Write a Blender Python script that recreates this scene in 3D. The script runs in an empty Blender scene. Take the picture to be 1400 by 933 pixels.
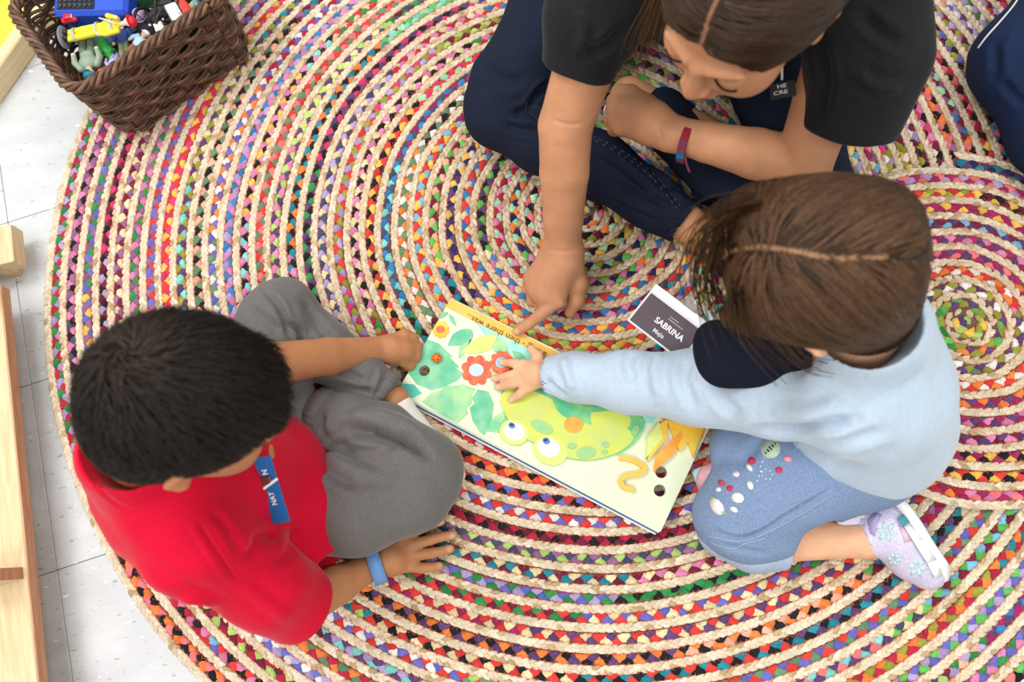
import bpy, math, random
import numpy as np
from mathutils import Vector, Matrix
from mathutils.bvhtree import BVHTree

# ------------------------------------------------------------------ camera
CAM_F = 1000.0                       # focal length in pixels of the 1400 x 933 frame
CAM_TILT, CAM_ROLL, CAM_H = 0.275, -0.193, 1.1278
_c, _s = math.cos(CAM_ROLL), math.sin(CAM_ROLL)
_U0 = np.array([0, math.cos(CAM_TILT), math.sin(CAM_TILT)])
CF = np.array([0, math.sin(CAM_TILT), -math.cos(CAM_TILT)])
CR = _c * np.array([1., 0, 0]) + _s * _U0
CU = -_s * np.array([1., 0, 0]) + _c * _U0
CC = np.array([0, 0, CAM_H])
scene = bpy.context.scene
cam_d = bpy.data.cameras.new('camera'); cam = bpy.data.objects.new('camera', cam_d)
scene.collection.objects.link(cam)
cam.matrix_world = Matrix(((CR[0], CU[0], -CF[0], CC[0]), (CR[1], CU[1], -CF[1], CC[1]),
                           (CR[2], CU[2], -CF[2], CC[2]), (0, 0, 0, 1)))
cam_d.sensor_width = 36; cam_d.lens = 36 * CAM_F / 1400; cam_d.clip_start = 0.02
cam_d.dof.use_dof = True; cam_d.dof.focus_distance = 1.12; cam_d.dof.aperture_fstop = 3.2
scene.camera = cam

# ------------------------------------------------------------------ light
w = bpy.data.worlds.new('world'); scene.world = w; w.use_nodes = True
w.node_tree.nodes['Background'].inputs[0].default_value = (0.97, 0.985, 1.0, 1)
w.node_tree.nodes['Background'].inputs[1].default_value = 0.40
def area(name, loc, rot, sx, sy, power, col=(1, 1, 1)):
    l = bpy.data.lights.new(name, 'AREA'); l.shape = 'RECTANGLE'; l.size = sx; l.size_y = sy
    l.energy = power; l.color = col
    o = bpy.data.objects.new(name, l); scene.collection.objects.link(o)
    o.location = loc; o.rotation_euler = rot
    return o
area('ceiling_light', (-0.9, 1.3, 2.7), (0, 0, 0), 1.2, 0.6, 24, (1, 0.985, 0.96))
area('ceiling_light', (1.3, 1.3, 2.7), (0, 0, 0), 1.2, 0.6, 24, (1, 0.985, 0.96))
area('ceiling_light', (-0.9, -1.0, 2.7), (0, 0, 0), 1.2, 0.6, 24, (1, 0.985, 0.96))
area('ceiling_light', (1.3, -1.0, 2.7), (0, 0, 0), 1.2, 0.6, 24, (1, 0.985, 0.96))
area('window_light', (-2.0, 0.9, 2.9), (0, math.radians(-36), 0), 1.5, 2.6, 72, (0.98, 0.99, 1))
vs = scene.view_settings
vs.view_transform = 'Standard'; vs.look = 'None'; vs.gamma = 1; vs.use_curve_mapping = False
vs.exposure = 0.12

# ------------------------------------------------------------------ helpers
def U(px, py, z):
    """the point of the room at height z that the photograph shows at (px, py)"""
    d = (px - 700) * CR + (466.5 - py) * CU + CAM_F * CF
    return CC + d * ((z - CAM_H) / d[2])
def proj(v):
    q = np.asarray(v, float) - CC; wz = q @ CF
    return np.stack([700 + CAM_F * (q @ CR) / wz, 466.5 - CAM_F * (q @ CU) / wz], -1)
def lin(h):
    h = h.lstrip('#'); v = [int(h[i:i+2], 16) / 255 for i in (0, 2, 4)]
    return tuple(x / 12.92 if x <= .04045 else ((x + .055) / 1.055) ** 2.4 for x in v)
def norm(v): v = np.asarray(v, float); return v / (np.linalg.norm(v) + 1e-12)
rng = np.random.default_rng(7); random.seed(7)
def tag(o, label=None, cat=None, group=None, kind=None):
    if label: o['label'] = label
    if cat: o['category'] = cat
    if group: o['group'] = group
    if kind: o['kind'] = kind
    return o
def empty(name, loc, label, cat, group=None):
    o = bpy.data.objects.new(name, None); scene.collection.objects.link(o)
    o.location = loc; o.empty_display_size = .05
    return tag(o, label, cat, group)
ROOTLOC = {}
def wloc(o):
    p = np.zeros(3)
    while o is not None:
        p = p + np.array(o.location); o = o.parent
    return p
def obj(name, v, f, mat, parent=None, origin=None, smooth=True, col=None, fcol=None):
    """mesh object from world-space vertices; origin (for top-level things) is the thing's base point"""
    v = np.asarray(v, float)
    o0 = wloc(parent) if parent is not None else np.zeros(3)
    loc = np.array(origin, float) if origin is not None else (o0 if parent is not None else np.zeros(3))
    if parent is not None and origin is None: loc = o0
    me = bpy.data.meshes.new(name)
    if isinstance(f, np.ndarray):
        n = f.shape[1]; vv = (v - loc).astype(np.float32)
        me.vertices.add(len(vv)); me.vertices.foreach_set('co', vv.ravel())
        me.loops.add(f.size); me.loops.foreach_set('vertex_index', f.astype(np.int32).ravel())
        me.polygons.add(len(f)); me.polygons.foreach_set('loop_start', np.arange(0, f.size, n, dtype=np.int32))
        me.update(calc_edges=True)
    else:
        me.from_pydata([tuple(x) for x in (v - loc)], [], [tuple(int(i) for i in q) for q in f]); me.update()
    me.validate()
    if smooth: me.polygons.foreach_set('use_smooth', np.ones(len(me.polygons), bool))
    if col is not None:
        a = me.color_attributes.new('Col', 'FLOAT_COLOR', 'POINT')
        c4 = np.ones((len(v), 4), np.float32); c4[:, :3] = col
        a.data.foreach_set('color', c4.ravel())
    if mat is not None: me.materials.append(mat)
    o = bpy.data.objects.new(name, me); scene.collection.objects.link(o)
    if parent is not None:
        o.parent = parent; o.location = Vector(loc - o0)
    else: o.location = Vector(loc)
    return o

# ---- materials
def mat(name, col=None, rough=.6, attr=False, noise=None, bump=None, spec=.3, sheen=0, metal=0, alpha=None, trans=0, sub=0, ior=None):
    """noise = (scale, dark factor), bump = (scale, strength, distance)"""
    m = bpy.data.materials.new(name); m.use_nodes = True; nt = m.node_tree; b = nt.nodes['Principled BSDF']
    b.inputs['Roughness'].default_value = rough; b.inputs['Specular IOR Level'].default_value = spec
    b.inputs['Metallic'].default_value = metal
    if sheen: b.inputs['Sheen Weight'].default_value = sheen; b.inputs['Sheen Roughness'].default_value = .4
    if trans: b.inputs['Transmission Weight'].default_value = trans
    if sub:
        b.inputs['Subsurface Weight'].default_value = sub; b.inputs['Subsurface Radius'].default_value = (.012, .005, .003)
        b.inputs['Subsurface Scale'].default_value = .5
    src = None
    if attr:
        at = nt.nodes.new('ShaderNodeAttribute'); at.attribute_name = 'Col'; src = at.outputs['Color']
    elif col is not None:
        b.inputs['Base Color'].default_value = (*col, 1)
    tc = nt.nodes.new('ShaderNodeTexCoord')
    if noise:
        n = nt.nodes.new('ShaderNodeTexNoise'); n.inputs['Scale'].default_value = noise[0]; n.inputs['Detail'].default_value = 4
        nt.links.new(tc.outputs['Object'], n.inputs['Vector'])
        mr = nt.nodes.new('ShaderNodeMapRange'); mr.inputs[1].default_value = .3; mr.inputs[2].default_value = .7
        mr.inputs[3].default_value = noise[1]; mr.inputs[4].default_value = noise[2] if len(noise) > 2 else 1.0
        nt.links.new(n.outputs['Fac'], mr.inputs[0])
        mx = nt.nodes.new('ShaderNodeMix'); mx.data_type = 'RGBA'; mx.blend_type = 'MULTIPLY'; mx.inputs[0].default_value = 1
        if src is not None: nt.links.new(src, mx.inputs[6])
        else: mx.inputs[6].default_value = (*col, 1)
        nt.links.new(mr.outputs[0], mx.inputs[7]); src = mx.outputs[2]
    if src is not None: nt.links.new(src, b.inputs['Base Color'])
    if bump:
        n2 = nt.nodes.new('ShaderNodeTexNoise'); n2.inputs['Scale'].default_value = bump[0]; n2.inputs['Detail'].default_value = 3
        nt.links.new(tc.outputs['Object'], n2.inputs['Vector'])
        bp = nt.nodes.new('ShaderNodeBump'); bp.inputs['Strength'].default_value = bump[1]; bp.inputs['Distance'].default_value = bump[2]
        nt.links.new(n2.outputs['Fac'], bp.inputs['Height']); nt.links.new(bp.outputs[0], b.inputs['Normal'])
    return m
_plain = {}
def plain(hexcol, rough=.5, **k):
    key = (hexcol, rough, tuple(sorted(k.items())))
    if key not in _plain: _plain[key] = mat('paint_' + hexcol.strip('#'), lin(hexcol), rough, **k)
    return _plain[key]

# ---- plain shapes (vertices, faces)
def box(c, h, R=None):
    """box with half sizes h around c, R = 3x3 columns of axes"""
    s = np.array([[-1,-1,-1],[1,-1,-1],[1,1,-1],[-1,1,-1],[-1,-1,1],[1,-1,1],[1,1,1],[-1,1,1]], float) * np.asarray(h)
    if R is not None: s = s @ np.asarray(R).T
    return s + np.asarray(c), [(0,3,2,1),(4,5,6,7),(0,1,5,4),(1,2,6,5),(2,3,7,6),(3,0,4,7)]
def bbox_bev(c, h, R=None, b=.002):
    """box with chamfered edges"""
    h = np.asarray(h, float); b = min(b, h.min() * .6); V = []; idx = {}
    for sx in (-1, 1):
        for sy in (-1, 1):
            for sz in (-1, 1):
                for ax in range(3):
                    p = h - b; p[ax] = h[ax]
                    idx[(sx, sy, sz, ax)] = len(V); V.append(p * np.array([sx, sy, sz]))
    F = []
    S = [-1, 1]
    for ax in range(3):
        o = [a for a in range(3) if a != ax]
        for s in S:
            q = []
            for (a, b2) in ((-1,-1),(1,-1),(1,1),(-1,1)):
                k = [0,0,0]; k[ax] = s; k[o[0]] = a; k[o[1]] = b2; q.append(idx[(*k, ax)])
            F.append(q)
    for ax in range(3):
        o = [a for a in range(3) if a != ax]
        for a in S:
            for b2 in S:
                q = []
                for s, axx in ((-1, o[0]), (1, o[0]), (1, o[1]), (-1, o[1])):
                    k = [0,0,0]; k[ax] = s; k[o[0]] = a; k[o[1]] = b2; q.append(idx[(*k, axx)])
                F.append(q)
    for sx in S:
        for sy in S:
            for sz in S: F.append([idx[(sx, sy, sz, a)] for a in range(3)])
    V = np.array(V)
    F2 = []
    for q in F:                       # orient outwards
        n = np.cross(V[q[1]] - V[q[0]], V[q[2]] - V[q[0]])
        F2.append(q if n @ V[q].mean(0) > 0 else q[::-1])
    if R is not None: V = V @ np.asarray(R).T
    return V + np.asarray(c), F2
def tube(pts, r, n=8, closed=False, cap=True, flat=1.0, up=None):
    pts = np.asarray(pts, float); m = len(pts)
    r = np.full(m, r) if np.isscalar(r) else np.asarray(r, float)
    t = np.gradient(pts, axis=0) if not closed else np.roll(pts, -1, 0) - np.roll(pts, 1, 0)
    t /= np.linalg.norm(t, axis=1)[:, None] + 1e-12
    nr = np.array(up, float) if up is not None else (np.array([0, 0, 1.]) if abs(t[0][2]) < .9 else np.array([1., 0, 0]))
    V = []
    for i in range(m):
        if up is not None: nr = np.array(up, float)
        nr = norm(nr - t[i] * (nr @ t[i])); b = np.cross(t[i], nr)
        a = np.linspace(0, 2 * np.pi, n, endpoint=False)
        V.append(pts[i] + r[i] * (np.cos(a)[:, None] * nr * flat + np.sin(a)[:, None] * b))
    V = np.concatenate(V); F = []
    for i in range(m if closed else m - 1):
        j = (i + 1) % m
        for k in range(n): F.append((i*n+k, i*n+(k+1) % n, j*n+(k+1) % n, j*n+k))
    if cap and not closed: F.append(tuple(range(n))[::-1]); F.append(tuple(range((m-1)*n, m*n)))
    return V, F
def merge(*parts):
    V = []; F = []; o = 0
    for v, f in parts:
        V.append(np.asarray(v)); F += [tuple(int(i) + o for i in q) for q in f]; o += len(v)
    return np.concatenate(V), F
def smoothpath(P, n):
    P = np.asarray(P, float); d = np.r_[0, np.cumsum(np.linalg.norm(np.diff(P[:, :3], axis=0), axis=1))]
    if len(P) < 3: return np.array([P[0] + (P[-1] - P[0]) * k for k in np.linspace(0, 1, n)])
    t = np.linspace(0, d[-1], n); out = []
    for x in t:
        i = min(max(np.searchsorted(d, x) - 1, 0), len(P) - 2); u = (x - d[i]) / (d[i+1] - d[i] + 1e-12)
        p0, p1, p2, p3 = P[max(i-1, 0)], P[i], P[i+1], P[min(i+2, len(P)-1)]
        out.append(.5 * (2*p1 + (p2-p0)*u + (2*p0-5*p1+4*p2-p3)*u*u + (3*p1-p0-3*p2+p3)*u**3))
    return np.array(out)
def lathe(prof, n=24, c=(0, 0, 0), R=None):
    """prof = [(radius, height)], axis z"""
    a = np.linspace(0, 2*np.pi, n, endpoint=False); V = []
    for r, z in prof: V.append(np.stack([r*np.cos(a), r*np.sin(a), np.full(n, z)], 1))
    V = np.concatenate(V); F = []
    for i in range(len(prof)-1):
        for k in range(n): F.append((i*n+k, i*n+(k+1) % n, (i+1)*n+(k+1) % n, (i+1)*n+k))
    F.append(tuple(range(n))[::-1]); F.append(tuple(range((len(prof)-1)*n, len(prof)*n)))
    if R is not None: V = V @ np.asarray(R).T
    return V + np.asarray(c), F
def frame(x=None, y=None, z=None):
    """orthonormal axes as columns from two given directions (first one exact)"""
    if z is not None and x is not None:
        z = norm(z); x = norm(np.asarray(x) - z * (np.asarray(x) @ z)); return np.stack([x, np.cross(z, x), z], 1)
    if y is not None and z is not None:
        y = norm(y); z = norm(np.asarray(z) - y * (np.asarray(z) @ y)); return np.stack([np.cross(y, z), y, z], 1)

# ---- signed distance modelling: bodies and clothes are grown as one continuous surface
class Field:
    def __init__(s, vox=.003): s.vox = vox; s.ops = []
    def rc(s, a, b, ra, rb, k=.015, sub=False, flat=None):
        a = np.asarray(a, float); b = np.asarray(b, float); R = max(ra, rb)
        s.ops.append(('rc', (a, b, ra, rb, flat), np.minimum(a, b) - R, np.maximum(a, b) + R, k, sub)); return s
    def chain(s, pts, k=.015, flat=None, sub=False):
        """pts = [(point, radius)]"""
        for (a, ra), (b, rb) in zip(pts[:-1], pts[1:]): s.rc(a, b, ra, rb, k, sub, flat)
        return s
    def ell(s, c, r, R=None, k=.015, sub=False):
        c = np.asarray(c, float); r = np.asarray(r, float); R = np.eye(3) if R is None else np.asarray(R)
        ext = np.sqrt(((R * r) ** 2).sum(1))
        s.ops.append(('el', (c, r, R), c - ext, c + ext, k, sub)); return s
    def plane(s, p, n):
        """cut away everything on the side n points to"""
        s.ops.append(('pl', (np.asarray(p, float), norm(n)), None, None, 0, True)); return s
    @staticmethod
    def dist(kind, prm, X):
        if kind == 'rc':
            a, b, ra, rb, flat = prm; ab = b - a; L2 = ab @ ab + 1e-12
            q = X - a; t = np.clip((q @ ab) / L2, 0, 1)
            d = q - t[..., None] * ab
            if flat is not None:
                n, g = flat; dn = d @ n; d = d + (dn * (1 / g - 1))[..., None] * n
                return (np.sqrt((d * d).sum(-1)) - (ra + (rb - ra) * t)) * (.5 + .5 * g)
            return np.sqrt((d * d).sum(-1)) - (ra + (rb - ra) * t)
        if kind == 'el':
            c, r, R = prm; q = (X - c) @ R
            k0 = np.sqrt(((q / r) ** 2).sum(-1)); k1 = np.sqrt(((q / r ** 2) ** 2).sum(-1)) + 1e-9
            return k0 * (k0 - 1) / k1
        if kind == 'pl':
            p, n = prm; return (X - p) @ n
    @staticmethod
    def blend(o, d, k, sub):
        if sub:
            d = -d
            if k <= 0: return np.maximum(o, d)
            h = np.maximum(k - np.abs(o - d), 0) / k; return np.maximum(o, d) + h * h * k * .25
        if k <= 0: return np.minimum(o, d)
        h = np.maximum(k - np.abs(o - d), 0) / k; return np.minimum(o, d) - h * h * k * .25
    def value(s, X):
        o = np.full(X.shape[:-1], .2)
        for kind, prm, lo, hi, k, sub in s.ops:
            d = s.dist(kind, prm, X)
            o = np.maximum(o, d) if kind == 'pl' else s.blend(o, d, k, sub)
        return o
    def grad(s, X, e=.0015):
        g = np.stack([s.value(X + np.eye(3)[i] * e) - s.value(X - np.eye(3)[i] * e) for i in range(3)], -1)
        return g / (np.linalg.norm(g, axis=-1, keepdims=True) + 1e-9)
    def mesh(s, relax=2, zmin=None):
        vx = s.vox
        adds = [o for o in s.ops if not o[5]]
        lo = np.min([o[2] for o in adds], 0) - 4*vx; hi = np.max([o[3] for o in adds], 0) + 4*vx
        n = np.ceil((hi - lo) / vx).astype(int) + 1
        g = np.full(n, .03, np.float32)
        ax = [lo[i] + vx * np.arange(n[i]) for i in range(3)]
        for kind, prm, l, h, k, sub in s.ops:
            if kind == 'pl':
                p, nn = prm
                d = ((ax[0]-p[0])*nn[0])[:, None, None] + ((ax[1]-p[1])*nn[1])[None, :, None] + ((ax[2]-p[2])*nn[2])[None, None, :]
                g = np.maximum(g, d.astype(np.float32)); continue
            pad = k + 3*vx
            i0 = np.maximum(((l - pad - lo) / vx).astype(int), 0); i1 = np.minimum(((h + pad - lo) / vx).astype(int) + 2, n)
            if (i1 <= i0).any(): continue
            X = np.stack(np.meshgrid(*[ax[i][i0[i]:i1[i]] for i in range(3)], indexing='ij'), -1)
            sl = tuple(slice(i0[i], i1[i]) for i in range(3))
            g[sl] = s.blend(g[sl], s.dist(kind, prm, X), k, sub)
        if zmin is not None:
            g = np.maximum(g, (zmin - ax[2])[None, None, :].astype(np.float32))
        ins = g < 0
        I = ins.astype(np.int8)
        cnt = sum(I[a:n[0]-1+a, b:n[1]-1+b, c:n[2]-1+c] for a in (0,1) for b in (0,1) for c in (0,1))
        m = (cnt > 0) & (cnt < 8); cells = np.argwhere(m); idx = np.full(m.shape, -1, np.int32); idx[m] = np.arange(len(cells))
        cor = [(a, b, c) for a in (0,1) for b in (0,1) for c in (0,1)]
        val = np.stack([g[cells[:,0]+a, cells[:,1]+b, cells[:,2]+c] for a, b, c in cor], 1)
        acc = np.zeros((len(cells), 3)); cn = np.zeros(len(cells))
        for i in range(8):
            for j in range(i+1, 8):
                if sum(abs(cor[i][q] - cor[j][q]) for q in range(3)) != 1: continue
                a, b = val[:, i], val[:, j]; x = (a < 0) != (b < 0); t = np.where(x, a / np.where(x, a - b, 1), 0)
                p = np.array(cor[i]) + t[:, None] * (np.array(cor[j]) - np.array(cor[i]))
                acc[x] += p[x]; cn[x] += 1
        V = lo + vx * (cells + acc / cn[:, None])
        F = []
        for d in range(3):
            e1, e2 = (d+1) % 3, (d+2) % 3
            s0 = [slice(1, -1)] * 3; s1 = [slice(1, -1)] * 3; s0[d] = slice(0, -1); s1[d] = slice(1, None)
            A = ins[tuple(s0)]; B = ins[tuple(s1)]; w_ = np.argwhere(A != B); sg = A[tuple(w_.T)]
            base = w_.copy(); base[:, e1] += 1; base[:, e2] += 1
            def ci(o1, o2):
                q = base.copy(); q[:, e1] += o1; q[:, e2] += o2; return idx[tuple(q.T)]
            q = np.stack([ci(-1,-1), ci(0,-1), ci(0,0), ci(-1,0)], 1)
            q[~sg] = q[~sg][:, ::-1]; F.append(q)
        F = np.concatenate(F); F = F[(F >= 0).all(1)]
        for _ in range(relax): V = laplace(V, F, .5); V = laplace(V, F, -.48)
        return V, F
def laplace(V, F, lam):
    acc = np.zeros_like(V); c = np.zeros(len(V))
    for i in range(4):
        a, b = F[:, i], F[:, (i+1) % 4]
        for q in range(3): acc[:, q] += np.bincount(a, V[b, q], len(V)) + np.bincount(b, V[a, q], len(V))
        c += np.bincount(a, minlength=len(V)) + np.bincount(b, minlength=len(V))
    c[c == 0] = 1
    return V + lam * (acc / c[:, None] - V)
def vnormals(V, F):
    n = np.cross(V[F[:, 2]] - V[F[:, 0]], V[F[:, 3]] - V[F[:, 1]]); N = np.zeros_like(V)
    for i in range(4):
        for q in range(3): N[:, q] += np.bincount(F[:, i], n[:, q], len(V))
    return N / (np.linalg.norm(N, axis=1, keepdims=True) + 1e-12)
def ripple(V, F, amp, wl, seed=0, n=10, stretch=None):
    """soft irregular unevenness of cloth"""
    r = np.random.default_rng(seed); N = vnormals(V, F); h = np.zeros(len(V))
    for _ in range(n):
        k = r.normal(size=3); k /= np.linalg.norm(k)
        if stretch is not None: k = norm(k - stretch * (k @ stretch) * .8)
        h += np.sin(V @ k * 2 * np.pi / (wl * r.uniform(.6, 1.6)) + r.uniform(0, 6.3))
    return V + N * (h / math.sqrt(n) * amp)[:, None]
def crease(V, F, lines):
    """folds: lines = [([(px,py),...] seen points of the fold, width in px, depth in m)], depth > 0 sinks, < 0 raises"""
    N = vnormals(V, F); P = proj(V)
    vd = CC - V; vd /= np.linalg.norm(vd, axis=1)[:, None]; fac = np.clip((N * vd).sum(1) * 3, 0, 1)
    D = np.zeros(len(V))
    for pts, wd, dep in lines:
        pts = smoothpath(np.array(pts, float), max(8, 4*len(pts)))
        lo = pts.min(0) - 4*wd; hi = pts.max(0) + 4*wd
        m = np.where(((P > lo) & (P < hi)).all(1) & (fac > 0))[0]
        if not len(m): continue
        best = np.full(len(m), 1e9); tt = np.zeros(len(m))
        for i in range(len(pts)-1):
            a, b = pts[i], pts[i+1]; ab = b - a; q = P[m] - a; t = np.clip(q @ ab / (ab @ ab + 1e-9), 0, 1)
            d = np.linalg.norm(q - t[:, None]*ab, axis=1); u = d < best; best[u] = d[u]; tt[u] = (i + t[u]) / (len(pts)-1)
        taper = np.clip(np.minimum(tt, 1-tt) * 5, .25, 1)
        x = best / wd
        D[m] += fac[m] * taper * dep * (np.exp(-x*x) - .35*np.exp(-((x-1.7)/.8)**2))
    return V - N * D[:, None]
class Surf:
    """points on a finished surface, found by looking along a line of sight"""
    def __init__(s, V, F): s.b = BVHTree.FromPolygons([tuple(x) for x in V], [tuple(int(i) for i in q) for q in F])
    def at(s, px, py, lift=0):
        d = norm((px-700)*CR + (466.5-py)*CU + CAM_F*CF); h = s.b.ray_cast(Vector(CC), Vector(d))
        if h[0] is None: return None
        n = np.array(h[1]); n = n if n @ d < 0 else -n
        return np.array(h[0]) + n*lift, n
    def line(s, pts, n, lift=0):
        out = [s.at(x, y, lift) for x, y in smoothpath(np.array(pts, float), n)]
        return np.array([o[0] for o in out if o is not None])
    def patch(s, poly, lift=.0008, th=.0006):
        """a flat piece (list of seen points) laid on the surface, with a rim"""
        q = [s.at(x, y, 0) for x, y in poly]; q = [a for a in q if a is not None]
        if len(q) < 3: return None
        P0 = np.array([a[0] for a in q]); Nn = np.array([a[1] for a in q]); n = len(P0)
        c = P0.mean(0); cn = norm(Nn.mean(0))
        V = np.concatenate([P0 + Nn*(lift-th), P0 + Nn*lift, [c + cn*(lift*1.3)]])
        F = [(i, (i+1) % n, n+(i+1) % n, n+i) for i in range(n)] + [(n+i, n+(i+1) % n, 2*n) for i in range(n)]
        return V, F

# ================================================================== floor
def tile_material():
    m = bpy.data.materials.new('vinyl_tile'); m.use_nodes = True; nt = m.node_tree; b = nt.nodes['Principled BSDF']
    b.inputs['Roughness'].default_value = .42; b.inputs['Specular IOR Level'].default_value = .35
    ge = nt.nodes.new('ShaderNodeNewGeometry'); mp = nt.nodes.new('ShaderNodeMapping')
    mp.inputs['Rotation'].default_value = (0, 0, .5); mp.inputs['Scale'].default_value = (1, 2.6, 1)
    nt.links.new(ge.outputs['Position'], mp.inputs[0])
    def layer(scale, lo, hi, c, prev):
        n = nt.nodes.new('ShaderNodeTexNoise'); n.inputs['Scale'].default_value = scale; n.inputs['Detail'].default_value = 3
        nt.links.new(mp.outputs[0], n.inputs['Vector'])
        r = nt.nodes.new('ShaderNodeMapRange'); r.inputs[1].default_value = lo; r.inputs[2].default_value = hi
        nt.links.new(n.outputs['Fac'], r.inputs[0])
        mx = nt.nodes.new('ShaderNodeMix'); mx.data_type = 'RGBA'; nt.links.new(r.outputs[0], mx.inputs[0])
        if isinstance(prev, tuple): mx.inputs[6].default_value = (*prev, 1)
        else: nt.links.new(prev, mx.inputs[6])
        mx.inputs[7].default_value = (*c, 1); return mx.outputs[2]
    c = layer(9, .4, .62, lin('#d3d6d8'), lin('#c9ccce'))
    c = layer(60, .63, .70, lin('#acacaa'), c)
    c = layer(45, .66, .72, lin('#f4f5f5'), c)
    nt.links.new(c, b.inputs['Base Color'])
    return m
M_tile = tile_material()
v, f = box((.1, .5, -.02), (2.5, 2.5, .018))
floor = obj('floor', v, f, plain('#5c5a58', .8), smooth=False); tag(floor, kind='structure')
_g = lambda x, y: U(x, y, 0)
t_dir = norm(_g(99.6, 933) - _g(20, 370)); t_nor = np.array([-t_dir[1], t_dir[0], 0])
def _inter(p, d, q, e):
    s = np.linalg.solve(np.array([d[:2], -e[:2]]).T, (q - p)[:2]); return p + s[0] * d
t_org = _inter(_g(20, 370), t_dir, _g(55.7, 786.6), _g(137, 762) - _g(55.7, 786.6))
TS = .3048; tile_me = None
for i in range(-14, 15):
    for j in range(-18, 19):
        c = t_org + t_dir * TS * (i + .5) + t_nor * TS * (j + .5)
        if not (-2.3 < c[0] < 2.5 and -1.95 < c[1] < 2.95): continue
        if np.hypot(c[0] - .161, c[1] - .513) < .68: continue          # wholly under the rug
        if tile_me is None:
            v, f = bbox_bev((c[0], c[1], -.0016), (TS/2 - .0005, TS/2 - .0005, .0016), np.stack([t_dir, t_nor, [0, 0, 1]], 1), .0007)
            o = obj('floor_tile', v, f, M_tile, floor, origin=(c[0], c[1], -.0016), smooth=False); tile_me = o.data
        else:
            o = bpy.data.objects.new('floor_tile', tile_me); scene.collection.objects.link(o); o.parent = floor
            o.location = (c[0], c[1], -.0016)

# plain classroom walls, well outside the frame
def wall(nm, c, h): tag(obj(nm, *box(c, h), plain('#c2bfb8', .8), smooth=False), kind='structure')
wall('wall_left', (-2.16, .5, 1.33), (.04, 2.2, 1.37)); wall('wall_right', (2.36, .5, 1.33), (.04, 2.2, 1.37))
wall('wall_back', (.1, 2.76, 1.33), (2.3, .04, 1.37)); wall('wall_front', (.1, -1.76, 1.33), (2.3, .04, 1.37))

# ================================================================== braided rugs
PAL = dict(crimson='#b81d3c', red='#e0352f', hotpink='#dd2f70', pink='#dd7fae', salmon='#f2777a', black='#242225', maroon='#75203a',
           purple='#5f4274', mauve='#94648f', lav='#ad9ac9', peri='#6468bd', navy='#272e5c', blue='#2a7fba', sky='#6dbbdc', teal='#168a9c',
           aqua='#76d2c8', mint='#a0dfb1', green='#2f8f4c', leaf='#62bd57', olive='#9a9f35', lime='#b2d56d', yellow='#f3c04a', orange='#f4812f',
           cream='#e8d6a2', white='#ece6de', sage='#63906a', slate='#474e69', peach='#f0ae8e', beige='#ddc39a', magenta='#a3215f')
PAL = {k: np.array(lin(v)) for k, v in PAL.items()}
LEFT = """crimson green lav;crimson green lav;black crimson pink;yellow peri mauve;black lav maroon;cream mauve maroon;green mauve pink;red peri mauve;yellow red hotpink;cream olive purple;black peach sage;
peri sage white;blue lav pink;black aqua pink;red salmon sage;lime purple cream;orange black teal;black hotpink purple;lav cream slate;hotpink olive lav;black pink cream;red yellow black;
blue crimson slate;black white sage;red sky yellow;leaf yellow peach;purple yellow navy;red blue beige;black leaf purple;pink crimson mint;orange navy mint;salmon black mint;maroon lav salmon;black maroon lav;navy salmon orange"""
LEFT = [t.split() for t in LEFT.replace('\n', '').split(';')][::-1]
BOT = """orange black navy;black lav maroon;black yellow mint;orange navy mint;leaf pink navy;red blue cream;blue pink cream;yellow blue red;lime yellow red;teal black crimson;crimson teal black;
sage white maroon;teal green black;green black teal;olive crimson black;crimson white red;red orange white;red black peri;peri red white;crimson black maroon;mauve lime slate;maroon teal cream;black green lav;
red peri green;red cream purple;purple orange black;teal red black;red sage peri;purple salmon aqua;crimson orange olive;peri white lav;crimson lime maroon;red pink peri;black orange salmon;green lav blue"""
BOT = [t.split() for t in BOT.replace('\n', '').split(';')]
RIGHT = """black yellow mint;black yellow mint;orange navy mint;leaf pink navy;red blue cream;blue pink yellow;yellow red blue;lime yellow maroon;black maroon cream;green white magenta;blue white yellow;teal pink red;lav green cream;
aqua lav green;sky white lav;blue cream white;sage lav cream;sky cream yellow;green lav white;yellow olive white;maroon black olive;maroon black white;black hotpink salmon;salmon orange black;red black yellow;crimson salmon black;
olive black lav;maroon lav olive;peri white lav;white green lav;peri maroon lav;crimson black hotpink;white lav crimson;red maroon white;crimson lav red"""
RIGHT = [t.split() for t in RIGHT.replace('\n', '').split(';')]
SMALL = """lime purple yellow;purple olive leaf;purple olive white;red orange white;magenta orange purple;magenta pink purple;purple sky maroon;black yellow magenta;red black yellow;salmon magenta orange;teal navy purple;blue black pink;crimson mauve red"""
SMALL = [t.split() for t in SMALL.split(';')]

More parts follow.
